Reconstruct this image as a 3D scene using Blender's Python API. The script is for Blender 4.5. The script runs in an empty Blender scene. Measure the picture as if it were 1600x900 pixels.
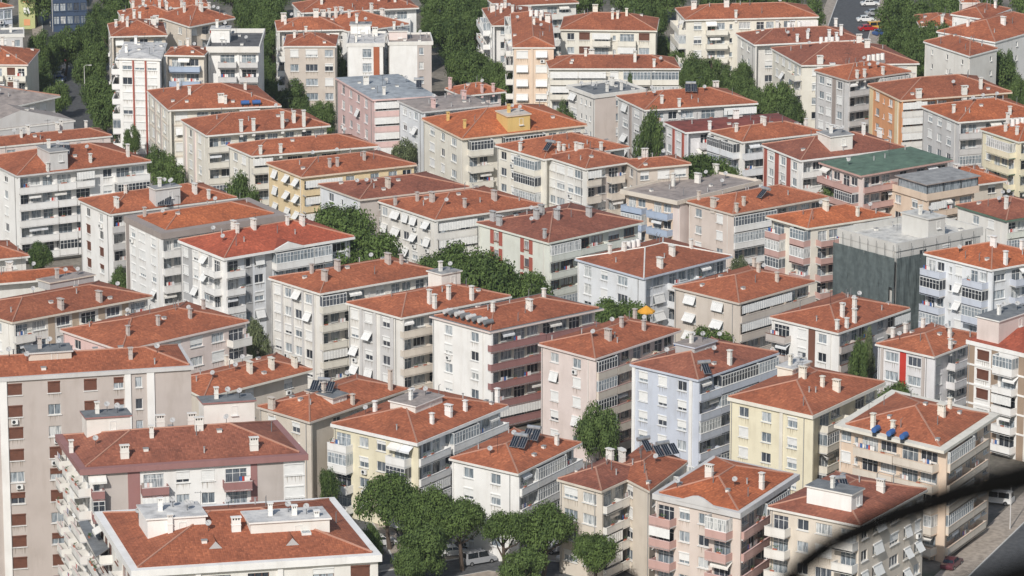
import bpy, math, random
from mathutils import Matrix, Vector
SC = bpy.context.scene
COL = SC.collection
rad = math.radians
# ---------------------------------------------------------------- camera, sky, sun, exposure
F, PITCH, CAMH = 6400.0, rad(14.5), 172.0          # focal length in px of a 1600 px wide frame
cam = bpy.data.cameras.new('camera'); cam.sensor_width = 36.0; cam.lens = 36.0 * F / 1600
cam.clip_start = .5; cam.clip_end = 6000
cam.dof.use_dof = True; cam.dof.focus_distance = 620; cam.dof.aperture_fstop = 5.2
camo = bpy.data.objects.new('camera', cam); COL.objects.link(camo)
camo.location = (0, 0, CAMH); camo.rotation_euler = (rad(90) - PITCH, 0, 0)
SC.camera = camo
SUN_EL, SUN_AZ = rad(37), rad(198)                 # azimuth clockwise from +Y (view direction)
w = bpy.data.worlds.new('World'); SC.world = w; w.use_nodes = True
nt = w.node_tree; bg = nt.nodes['Background']
sky = nt.nodes.new('ShaderNodeTexSky'); sky.sky_type = 'NISHITA'; sky.sun_disc = False
sky.sun_elevation = SUN_EL; sky.sun_rotation = SUN_AZ; sky.air_density = 1.3; sky.dust_density = 1.5
nt.links.new(sky.outputs[0], bg.inputs[0]); bg.inputs[1].default_value = .088
sl = bpy.data.lights.new('sun', 'SUN'); sl.energy = 3.5; sl.angle = rad(.53); sl.color = (1, .96, .905)
so_ = bpy.data.objects.new('sun', sl); COL.objects.link(so_)
sd = Vector((math.sin(SUN_AZ) * math.cos(SUN_EL), math.cos(SUN_AZ) * math.cos(SUN_EL), math.sin(SUN_EL)))
so_.rotation_euler = sd.to_track_quat('Z', 'Y').to_euler(); so_.location = (0, 0, 300)
SC.view_settings.view_transform = 'Standard'; SC.view_settings.look = 'None'
SC.view_settings.exposure = 0.0; SC.view_settings.gamma = 1
SC.cycles.use_denoising = True
SC.cycles.max_bounces = 5; SC.cycles.diffuse_bounces = 3; SC.cycles.glossy_bounces = 2
SC.cycles.sample_clamp_indirect = 4

# ---------------------------------------------------------------- photograph pixel -> place in the town
def at(px, py, z=0.0):
    u = (px - 800) / F; v = -(py - 450) / F
    c, s = math.cos(PITCH), math.sin(PITCH)
    d = Vector((u, c + v * s, -s + v * c)); t = (z - CAMH) / d.z
    return Vector((d.x * t, d.y * t, z))

# ---------------------------------------------------------------- materials
PAL = dict(white=(.87,.86,.835), ridge=(.47,.25,.18), offwhite=(.79,.77,.725), cream=(.80,.765,.675), beige=(.64,.57,.50), sand=(.71,.64,.55),
  grey=(.47,.47,.47), lightgrey=(.62,.61,.60), taupe=(.36,.31,.285), taupelight=(.54,.485,.45), pink=(.74,.53,.50), palepink=(.74,.64,.60), pinkbeige=(.69,.60,.54),
  peach=(.76,.61,.48), yellow=(.80,.64,.40), lightyellow=(.80,.74,.56), bluegrey=(.58,.62,.70), paleblue=(.76,.78,.80),
  lavender=(.76,.75,.76), orange=(.74,.36,.18), brown=(.20,.09,.06), maroon=(.34,.175,.165), palegreen=(.73,.75,.68),
  concrete=(.62,.61,.58), rust=(.42,.13,.06), bluerail=(.40,.48,.61), darkgrey=(.12,.12,.125), tan=(.50,.40,.30), ochre=(.74,.52,.20),
  slate=(.20,.21,.22), navy=(.05,.08,.14), midgrey=(.33,.33,.33), metalgrey=(.36,.39,.42), green=(.12,.19,.14), panelbrown=(.36,.27,.20), rose=(.56,.36,.32), wallbeige=(.53,.47,.435), darkred=(.23,.065,.05), redstrip=(.40,.11,.08),
  redtile=(.52,.10,.065), brightred=(.55,.045,.03), blue=(.05,.14,.38), black=(.015,.015,.015), terracotta=(.45,.16,.10), greenyellow=(.5,.52,.25))
MATS = {}
def newmat(name):
    m = bpy.data.materials.new(name); m.use_nodes = True
    n = m.node_tree.nodes; return m, n, m.node_tree.links, n['Principled BSDF']
def N(n, t, **k):
    x = n.new('ShaderNode' + t)
    for a, b in k.items():
        if a.startswith('i_'): x.inputs[a[2:]].default_value = b
        else: setattr(x, a, b)
    return x
def ramp(n, l, src, stops):
    r = n.new('ShaderNodeValToRGB'); e = r.color_ramp.elements
    e[0].position, e[0].color = stops[0]; e[1].position, e[1].color = stops[-1]
    for p, c in stops[1:-1]: q = e.new(p); q.color = c
    l.new(src, r.inputs[0]); return r
def mixc(n, l, a, b, fac, mode='MIX'):
    m = n.new('ShaderNodeMix'); m.data_type = 'RGBA'; m.blend_type = mode
    for s, v in ((0, fac), (6, a), (7, b)):
        if isinstance(v, bpy.types.NodeSocket): l.new(v, m.inputs[s])
        else: m.inputs[s].default_value = v if s == 0 else (*v[:3], 1)
    return m.outputs[2]
def wallmat(c):
    if c in MATS: return MATS[c]
    sill = c.endswith('^'); rgb = PAL[c.rstrip('^')]; m, n, l, p = newmat(c.rstrip('^') + ('_streaked' if sill else '_render'))
    tc = N(n, 'TexCoord')
    mp = N(n, 'Mapping'); mp.inputs['Scale'].default_value = (.9, .9, .2); l.new(tc.outputs['Object'], mp.inputs[0])
    st = N(n, 'TexNoise', i_Scale=1.0, i_Detail=5.0, i_Roughness=.6); l.new(mp.outputs[0], st.inputs[0])
    bl = N(n, 'TexNoise', i_Scale=.35, i_Detail=4.0); l.new(tc.outputs['Object'], bl.inputs[0])
    r1 = ramp(n, l, st.outputs[0], [(.33, (.72, .69, .65, 1)), (.50, (1, 1, 1, 1))])
    r2 = ramp(n, l, bl.outputs[0], [(.3, (.88, .87, .86, 1)), (.6, (1.0, 1.0, 1.0, 1))])
    a = mixc(n, l, rgb, r1.outputs[0], .28, 'MULTIPLY'); b = mixc(n, l, a, r2.outputs[0], .8, 'MULTIPLY')
    if sill:
        uv = N(n, 'UVMap'); sx = N(n, 'SeparateXYZ'); l.new(uv.outputs[0], sx.inputs[0]); oi = N(n, 'ObjectInfo')
        q = N(n, 'TexNoise', noise_dimensions='1D', i_Scale=5.0, i_Detail=3.0); l.new(sx.outputs[0], q.inputs['W'])
        sb = N(n, 'Math', operation='MULTIPLY_ADD'); l.new(sx.outputs[1], sb.inputs[0]); sb.inputs[1].default_value = .28; l.new(q.outputs[0], sb.inputs[2])
        r3 = ramp(n, l, sb.outputs[0], [(.62, (1, 1, 1, 1)), (.80, (.62, .59, .55, 1))]); b = mixc(n, l, b, r3.outputs[0], 1, 'MULTIPLY')
    l.new(b, p.inputs['Base Color']); p.inputs['Roughness'].default_value = .85
    fn = N(n, 'TexNoise', i_Scale=9.0, i_Detail=3.0); l.new(tc.outputs['Object'], fn.inputs[0])
    bp = N(n, 'Bump', i_Strength=.25, i_Distance=.03); l.new(fn.outputs[0], bp.inputs['Height']); l.new(bp.outputs[0], p.inputs['Normal'])
    MATS[c] = m; return m
def tilemat(key):
    if key in MATS: return MATS[key]
    base = dict(tile=(.39,.124,.062), tileold=(.30,.105,.066), tilenew=(.45,.132,.055), tilered=(.40,.094,.051), tiledark=(.2,.05,.035))[key]
    m, n, l, p = newmat('roof_' + key)
    uv = N(n, 'UVMap'); sx = N(n, 'SeparateXYZ'); l.new(uv.outputs[0], sx.inputs[0])
    def cell(sock, k):
        q = N(n, 'Math', operation='MULTIPLY'); q.inputs[1].default_value = k; l.new(sock, q.inputs[0])
        f = N(n, 'Math', operation='FLOOR'); l.new(q.outputs[0], f.inputs[0])
        g = N(n, 'Math', operation='FRACT'); l.new(q.outputs[0], g.inputs[0]); return f, g
    fu, gu = cell(sx.outputs[0], 1 / .26); fv, gv = cell(sx.outputs[1], 1 / .36)
    cb = N(n, 'CombineXYZ'); l.new(fu.outputs[0], cb.inputs[0]); l.new(fv.outputs[0], cb.inputs[1])
    wn = N(n, 'TexWhiteNoise', noise_dimensions='2D'); l.new(cb.outputs[0], wn.inputs[0])
    rt = ramp(n, l, wn.outputs[0], [(0, (.52, .50, .50, 1)), (.4, (.86, .85, .85, 1)), (.85, (1.08, 1.08, 1.06, 1)), (1, (1.45, 1.5, 1.5, 1))])
    tc = N(n, 'TexCoord'); oi = N(n, 'ObjectInfo')
    ad = N(n, 'VectorMath', operation='ADD'); l.new(tc.outputs['Object'], ad.inputs[0])
    rnd = N(n, 'Math', operation='MULTIPLY'); rnd.inputs[1].default_value = 90; l.new(oi.outputs['Random'], rnd.inputs[0]); l.new(rnd.outputs[0], ad.inputs[1])
    big = N(n, 'TexNoise', i_Scale=.22, i_Detail=6.0, i_Roughness=.62); l.new(ad.outputs[0], big.inputs[0])
    rb = ramp(n, l, big.outputs[0], [(.30, (.66, .68, .70, 1)), (.47, (.96, .95, .94, 1)), (.72, (1.10, 1.13, 1.12, 1))])
    med = N(n, 'TexNoise', i_Scale=1.7, i_Detail=5.0, i_Roughness=.7); l.new(ad.outputs[0], med.inputs[0])
    rm = ramp(n, l, med.outputs[0], [(.33, (.66, .67, .70, 1)), (.5, (1, 1, 1, 1)), (.75, (1.15, 1.15, 1.12, 1))])
    a = mixc(n, l, base, rt.outputs[0], .5, 'MULTIPLY'); a = mixc(n, l, a, rb.outputs[0], .75, 'MULTIPLY'); a = mixc(n, l, a, rm.outputs[0], .42, 'MULTIPLY')
    vo = N(n, 'TexVoronoi', feature='F1', distance='CHEBYCHEV', i_Scale=.38); l.new(uv.outputs[0], vo.inputs['Vector'])
    sp = N(n, 'SeparateColor'); l.new(vo.outputs['Color'], sp.inputs[0])
    rv_ = ramp(n, l, sp.outputs[0], [(.0, (.80, .82, .84, 1)), (.16, (.82, .84, .86, 1)), (.18, (1, 1, 1, 1)), (.86, (1, 1, 1, 1)), (.88, (1.22, 1.25, 1.2, 1)), (1, (1.25, 1.28, 1.2, 1))])
    a = mixc(n, l, a, rv_.outputs[0], .45, 'MULTIPLY')
    # lap line of each course
    ln = ramp(n, l, gv.outputs[0], [(0, (.45, .42, .42, 1)), (.22, (1, 1, 1, 1))]); a = mixc(n, l, a, ln.outputs[0], .55, 'MULTIPLY')
    ro_ = ramp(n, l, oi.outputs['Random'], [(0, (.88, .92, .97, 1)), (.5, (1.0, 1.0, 1.0, 1)), (1, (1.14, 1.16, 1.12, 1))]); a = mixc(n, l, a, ro_.outputs[0], 1, 'MULTIPLY')
    l.new(a, p.inputs['Base Color']); p.inputs['Roughness'].default_value = .82
    w1 = N(n, 'Math', operation='PINGPONG'); w1.inputs[1].default_value = .5; l.new(gu.outputs[0], w1.inputs[0])
    s1 = N(n, 'Math', operation='ADD'); l.new(w1.outputs[0], s1.inputs[0]); l.new(wn.outputs[0], s1.inputs[1])
    bp = N(n, 'Bump', i_Strength=.6, i_Distance=.05); l.new(s1.outputs[0], bp.inputs['Height']); l.new(bp.outputs[0], p.inputs['Normal'])
    MATS[key] = m; return m
def simple(name, rgb, rough=.6, metal=0, noise=.25, spec=.5):
    if name in MATS: return MATS[name]
    m, n, l, p = newmat(name)
    tc = N(n, 'TexCoord'); q = N(n, 'TexNoise', i_Scale=1.3, i_Detail=5.0); l.new(tc.outputs['Object'], q.inputs[0])
    r = ramp(n, l, q.outputs[0], [(.3, (1 - noise,) * 3 + (1,)), (.7, (1 + noise * .4,) * 3 + (1,))])
    l.new(mixc(n, l, rgb, r.outputs[0], 1, 'MULTIPLY'), p.inputs['Base Color'])
    p.inputs['Roughness'].default_value = rough; p.inputs['Metallic'].default_value = metal
    p.inputs['Specular IOR Level'].default_value = spec
    MATS[name] = m; return m
def flatroof(key):
    k = 'membrane_' + key
    if k in MATS: return MATS[k]
    m, n, l, p = newmat(k); tc = N(n, 'TexCoord')
    q = N(n, 'TexNoise', i_Scale=.7, i_Detail=7.0, i_Roughness=.65); l.new(tc.outputs['Object'], q.inputs[0])
    r = ramp(n, l, q.outputs[0], [(.3, (.55, .54, .52, 1)), (.5, (.95, .95, .95, 1)), (.7, (1.3, 1.28, 1.22, 1))])
    l.new(mixc(n, l, PAL[key], r.outputs[0], .9, 'MULTIPLY'), p.inputs['Base Color']); p.inputs['Roughness'].default_value = .8
    MATS[k] = m; return m
def glassmat():
    if 'glass' in MATS: return MATS['glass']
    m, n, l, p = newmat('window_glass'); oi = N(n, 'ObjectInfo'); tc = N(n, 'TexCoord')
    r = ramp(n, l, oi.outputs['Random'], [(0, (.03, .036, .045, 1)), (.25, (.09, .10, .12, 1)), (.4, (.24, .28, .31, 1)), (.75, (.42, .46, .49, 1)), (1, (.62, .62, .60, 1))])
    mp = N(n, 'Mapping'); mp.inputs['Scale'].default_value = (5, 5, .6); l.new(tc.outputs['Object'], mp.inputs[0])
    ad = N(n, 'VectorMath', operation='ADD'); l.new(mp.outputs[0], ad.inputs[0]); l.new(oi.outputs['Location'], ad.inputs[1])
    q = N(n, 'TexNoise', i_Scale=1.2, i_Detail=1.0); l.new(ad.outputs[0], q.inputs[0])
    r2 = ramp(n, l, q.outputs[0], [(.42, (.42, .45, .48, 1)), (.5, (1.1, 1.1, 1.1, 1))])   # curtains half drawn behind the pane
    l.new(mixc(n, l, r.outputs[0], r2.outputs[0], .8, 'MULTIPLY'), p.inputs['Base Color'])
    p.inputs['Roughness'].default_value = .12; p.inputs['Specular IOR Level'].default_value = .7
    MATS['glass'] = m; return m
GL = glassmat()
WHITE = simple('white_paint', (.80,.80,.78), .5, noise=.12)
SHUT = simple('white_shutter', (.84,.84,.82), .55, noise=.08)
BRSH = simple('brown_shutter', (.17,.07,.045), .6)
DARK = simple('dark_metal', (.04,.045,.05), .4)
def mat(c):
    if isinstance(c, bpy.types.Material): return c
    if c.startswith('tile'): return tilemat(c)
    if c.startswith('f:'): return flatroof(c[2:])
    return wallmat(c)

# ---------------------------------------------------------------- mesh builder
class MB:
    def __init__(s): s.v, s.f, s.m, s.uv, s.mats = [], [], [], [], []
    def mi(s, m):
        m = mat(m)
        if m not in s.mats: s.mats.append(m)
        return s.mats.index(m)
    def face(s, pts, m, uv=None):
        i = len(s.v); s.v += [tuple(p) for p in pts]; s.f.append(tuple(range(i, i + len(pts)))); s.m.append(s.mi(m)); s.uv.append(uv)
    def box(s, x0, x1, y0, y1, z0, z1, m, top=None):
        P = [(x0,y0,z0),(x1,y0,z0),(x1,y1,z0),(x0,y1,z0),(x0,y0,z1),(x1,y0,z1),(x1,y1,z1),(x0,y1,z1)]
        for k, q in enumerate(((0,1,5,4),(1,2,6,5),(2,3,7,6),(3,0,4,7),(4,5,6,7),(3,2,1,0))):
            s.face([P[a] for a in q], top if (k == 4 and top) else m)
    def prism(s, poly, z0, z1, m, top=None):      # poly counter-clockwise seen from above
        n = len(poly)
        for i in range(n):
            a, b = poly[i], poly[(i + 1) % n]
            s.face([(a[0],a[1],z0),(b[0],b[1],z0),(b[0],b[1],z1),(a[0],a[1],z1)], m)
        s.face([(p[0],p[1],z1) for p in poly], top or m); s.face([(p[0],p[1],z0) for p in reversed(poly)], m)
    def tube(s, pts, r, m, k=6, r1=None):
        rings = []; n = len(pts)
        for i, p in enumerate(pts):
            p = Vector(p); d = (Vector(pts[min(i + 1, n - 1)]) - Vector(pts[max(i - 1, 0)])).normalized()
            a = d.orthogonal().normalized(); b = d.cross(a); rr = r if r1 is None else r + (r1 - r) * i / (n - 1)
            rings.append([p + (a * math.cos(2 * math.pi * j / k) + b * math.sin(2 * math.pi * j / k)) * rr for j in range(k)])
        for i in range(n - 1):
            for j in range(k):
                s.face([rings[i][j], rings[i][(j + 1) % k], rings[i + 1][(j + 1) % k], rings[i + 1][j]], m)
        s.face(list(reversed(rings[0])), m); s.face(rings[-1], m)
    def mesh(s, name, T=None, smooth=False, merge=False):
        me = bpy.data.meshes.new(name)
        vs = s.v if T is None else [tuple(T @ Vector(p)) for p in s.v]
        me.from_pydata(vs, [], s.f)
        for m in s.mats: me.materials.append(m)
        me.polygons.foreach_set('material_index', s.m)
        if any(s.uv):
            u = me.uv_layers.new(name='UVMap').data
            k = 0
            for f, q in zip(s.f, s.uv):
                for j in range(len(f)):
                    if q: u[k].uv = q[j]
                    k += 1
        if smooth: me.polygons.foreach_set('use_smooth', [True] * len(s.f))
        me.update(); return me
WM = {}
def put(name, me, W, parent=None, label=None):
    o = bpy.data.objects.new(name, me); COL.objects.link(o)
    WM[o.name] = W.copy()
    if parent is not None:
        o.parent = parent; o.matrix_basis = WM[parent.name].inverted() @ W
    else: o.matrix_basis = W
    if label: o['label'] = label
    return o
def tag(o, label=None, cat=None, group=None, kind=None):
    if label: o['label'] = label
    if cat: o['category'] = cat
    if group: o['group'] = group
    if kind: o['kind'] = kind
    return o
I4 = Matrix.Identity(4)
def frame(o, x, z=Vector((0, 0, 1))):
    x = Vector(x).normalized(); y = z.cross(x).normalized()
    return Matrix(((x.x, y.x, z.x, o[0]), (x.y, y.y, z.y, o[1]), (x.z, y.z, z.z, o[2]), (0, 0, 0, 1)))
def T(x, y, z): return Matrix.Translation((x, y, z))

# ---------------------------------------------------------------- shared pieces: windows, doors, shutters, roof furniture
CACHE = {}
def window_mesh(w, h, fr, nm):
    k = ('win', round(w, 1), round(h, 1), fr, nm)
    if k not in CACHE:
        m = MB(); t = .06; d = .10; c = mat(fr) if fr != 'white' else WHITE
        m.box(-w/2, w/2, -.0, d, 0, t, c); m.box(-w/2, w/2, 0, d, h - t, h, c)
        m.box(-w/2, -w/2 + t, .003, d, t, h - t, c); m.box(w/2 - t, w/2, .003, d, t, h - t, c)
        for i in range(1, nm):
            x = -w/2 + w * i / nm; m.box(x - t/2, x + t/2, .006, d, t, h - t, c)
        if h > 1.6 and nm > 1: m.box(-w/2 + t, w/2 - t, .009, d, h * .72, h * .72 + .05, c)
        m.box(-w/2 - .08, w/2 + .08, -.25, 0.0, -.09, -.005, c)      # sill stands out of the reveal
        CACHE[k] = m.mesh('window_frame')
    return CACHE[k]
def pane_mesh(w, h):
    k = ('pane', round(w, 1), round(h, 1))
    if k not in CACHE:
        m = MB(); m.box(-w/2 + .05, w/2 - .05, .05, .07, .05, h - .05, GL); CACHE[k] = m.mesh('pane')
    return CACHE[k]
def shutter_mesh(w, h, part, c):
    k = ('sh', round(w, 1), round(h, 1), part, c.name)
    if k not in CACHE:
        m = MB(); hh = h * part; n = max(3, int(hh / .11))
        for i in range(n): m.box(-w/2 + .02, w/2 - .02, -.035 - .012 * (i % 2), -.02, h - hh * (i + 1) / n, h - hh * i / n - .004, c)
        m.box(-w/2, w/2, -.16, -.02, h + .003, h + .16, c)
        CACHE[k] = m.mesh('roller_shutter')
    return CACHE[k]
def tilted_mesh(w, h, tilt):
    k = ('ti', round(w, 1), round(h, 1), tilt)
    if k not in CACHE:
        m = MB(); n = 9; L = h * .95
        for i in range(n):
            a, b = L * i / n, L * (i + 1) / n
            y0, z0, y1, z1 = -.12 - a * math.sin(tilt), h - a * math.cos(tilt), -.12 - b * math.sin(tilt), h - b * math.cos(tilt) + .012
            q = .03
            m.face([(-w/2, y0, z0), (-w/2, y1, z1), (w/2, y1, z1), (w/2, y0, z0)], SHUT)
            m.face([(-w/2, y0 + q, z0 - .01), (w/2, y0 + q, z0 - .01), (w/2, y1 + q, z1 - .01), (-w/2, y1 + q, z1 - .01)], SHUT)
        for s in (-1, 1):
            m.tube([(s * w/2, 0, h * .3), (s * w/2, -.12 - L * math.sin(tilt), h - L * math.cos(tilt))], .02, DARK, 4)
        m.box(-w/2, w/2, -.2, -.02, h + .003, h + .16, SHUT)
        CACHE[k] = m.mesh('tilted_shutter')
    return CACHE[k]
def chimney_mesh(kind, c):
    k = ('ch', kind, c)
    if k not in CACHE:
        m = MB(); w, d, h = dict(s=(.25, .20, 1.15), t=(.28, .23, 1.8), w=(.52, .24, 1.3), l=(.27, .23, 2.6))[kind]
        m.box(-w, w, -d, d, -1.0, h, c); m.box(-w - .05, w + .05, -d - .05, d + .05, h * .55, h * .55 + .06, c)
        n = 3 if w > .4 else 2
        for i in range(n + 1):
            x = -w + .06 + (2 * w - .12) * i / n
            m.box(x - .06, x + .06, -d + .02, -d + .14, h, h + .3, c); m.box(x - .06, x + .06, d - .14, d - .02, h, h + .3, c)
        m.box(-w + .1, w - .1, -d + .15, d - .15, h, h + .25, 'black')
        m.box(-w - .1, w + .1, -d - .1, d + .1, h + .3, h + .4, c)
        CACHE[k] = m.mesh('chimney')
    return CACHE[k]
def dish_mesh():
    if 'dish' not in CACHE:
        m = MB(); R, D = .36, .1; n, r = 14, 3
        A = Vector((-.2, -.75, .62)).normalized(); a = A.orthogonal().normalized(); b = A.cross(a); c0 = Vector((0, 0, .95))
        P = lambda i, j: c0 + (a * math.cos(2*math.pi*j/n) + b * math.sin(2*math.pi*j/n)) * R * i / r + A * D * (i / r) ** 2
        for i in range(r):
            for j in range(n):
                m.face([P(i, j), P(i, j + 1), P(i + 1, j + 1), P(i + 1, j)] if i else [P(0, 0), P(1, j + 1), P(1, j)], simple('dish_paint', (.50,.50,.50), .5))
        m.tube([(0, 0, -.6), (0, 0, .95)], .035, DARK, 5); m.tube([c0 - b * .3, c0 + A * .36], .02, DARK, 4)
        
        CACHE['dish'] = m.mesh('satellite_dish')
    return CACHE['dish']
def solar_mesh(n):
    k = ('solar', n)
    if k not in CACHE:
        m = MB(); al = simple('aluminium', (.55,.56,.57), .35, .6); gp = simple('collector_glass', (.02,.025,.035), .12, spec=.8)
        for i in range(n):
            x = (i - n/2) * 1.15
            # collector leans back to the tank
            p = [(x, -1.0, .1), (x + 1.05, -1.0, .1), (x + 1.05, .5, 1.15), (x, .5, 1.15)]
            m.face(p, al); q = [(x+.05,-.97,.16),(x+1.0,-.97,.16),(x+1.0,.46,1.2),(x+.05,.46,1.2)]; m.face(q, gp)
            m.face([p[0], p[3], (x, .5, 1.08), (x, -1, .03)], al); m.face([p[1], (x+1.05,-1,.03), (x+1.05,.5,1.08), p[2]], al)
            for g in (.35, .68):
                m.face([(x+g,-.97,.175),(x+g+.04,-.97,.175),(x+g+.04,.46,1.215),(x+g,.46,1.215)], al)
        nt_ = max(1, n // 2)
        for i in range(nt_):
            x0 = (i - nt_/2) * 2.2 + .1
            m.tube([(x0, .75, 1.35), (x0 + 1.9, .75, 1.35)], .3, al, 10)
        for x in (-n*.55, n*.55):
            m.tube([(x, .75, -.8), (x, .75, 1.1)], .03, DARK, 4); m.tube([(x, -.95, -.8), (x, -.95, .1)], .03, DARK, 4)
        CACHE[k] = m.mesh('solar_heater')
    return CACHE[k]
def tank_mesh(c):
    k = ('tank', c)
    if k not in CACHE:
        m = MB(); m.tube([(-.75, 0, .3), (-.68, 0, .3), (.68, 0, .3), (.75, 0, .3)], .38, c, 12); m.tube([(0, 0, .6), (0, 0, .74)], .16, c, 8); m.box(-.55, -.45, -.3, .3, -.6, .1, DARK); m.box(.45, .55, -.3, .3, -.6, .1, DARK); m.tube([(.6, .3, -.4), (.6, .3, .35), (.72, 0, .35)], .03, 'midgrey', 4)
        CACHE[k] = m.mesh('water_tank')
    return CACHE[k]
def vent_mesh(i):
    k = ('vent', i)
    if k not in CACHE:
        m = MB()
        if i == 0: m.tube([(0, 0, -.4), (0, 0, .7)], .09, 'grey', 7); m.tube([(0, 0, .72), (0, 0, .8)], .16, 'midgrey', 7)
        elif i == 1: m.box(-.3, .3, -.22, .22, -.4, .28, 'offwhite'); m.box(-.36, .36, -.28, .28, .283, .36, 'midgrey')
        else: m.tube([(0, 0, -.4), (0, 0, 1.2), (.0, -.25, 1.4)], .06, 'slate', 6)
        CACHE[k] = m.mesh('vent')
    return CACHE[k]
def drum_mesh():
    if 'drum' not in CACHE:
        m = MB(); m.tube([(0, 0, .05), (0, 0, 1.1), (0, 0, 1.25)], .42, 'white', 12, .36); m.box(-.4, .4, -.4, .4, -.6, .05, 'midgrey'); m.tube([(0,0,1.25),(0,0,1.33)], .14, 'midgrey', 8)
        CACHE['drum'] = m.mesh('water_tank')
    return CACHE['drum']
def antenna_mesh():
    if 'ant' not in CACHE:
        m = MB(); m.tube([(0, 0, -.5), (0, 0, 2.4)], .025, DARK, 4)
        m.tube([(-.7, 0, 2.2), (.7, 0, 2.2)], .018, DARK, 4)
        for i in range(6): m.tube([(-.6 + .22*i, -.35 + .03*i, 2.2), (-.6 + .22*i, .35 - .03*i, 2.2)], .012, DARK, 4)
        CACHE['ant'] = m.mesh('antenna')
    return CACHE['ant']
def ac_mesh():
    if 'ac' not in CACHE:
        m = MB(); m.box(-.42, .42, -.42, -.08, 0, .6, WHITE)
        c = []; 
        for j in range(12): c.append((-.08 + .23*math.cos(-j*math.pi/6), -.424, .3 + .23*math.sin(-j*math.pi/6)))
        m.face(list(reversed(c)), DARK); m.box(-.3, -.25, -.4, 0, -.06, 0, DARK); m.box(.25, .3, -.4, 0, -.06, 0, DARK)
        CACHE['ac'] = m.mesh('air_conditioner')
    return CACHE['ac']
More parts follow.
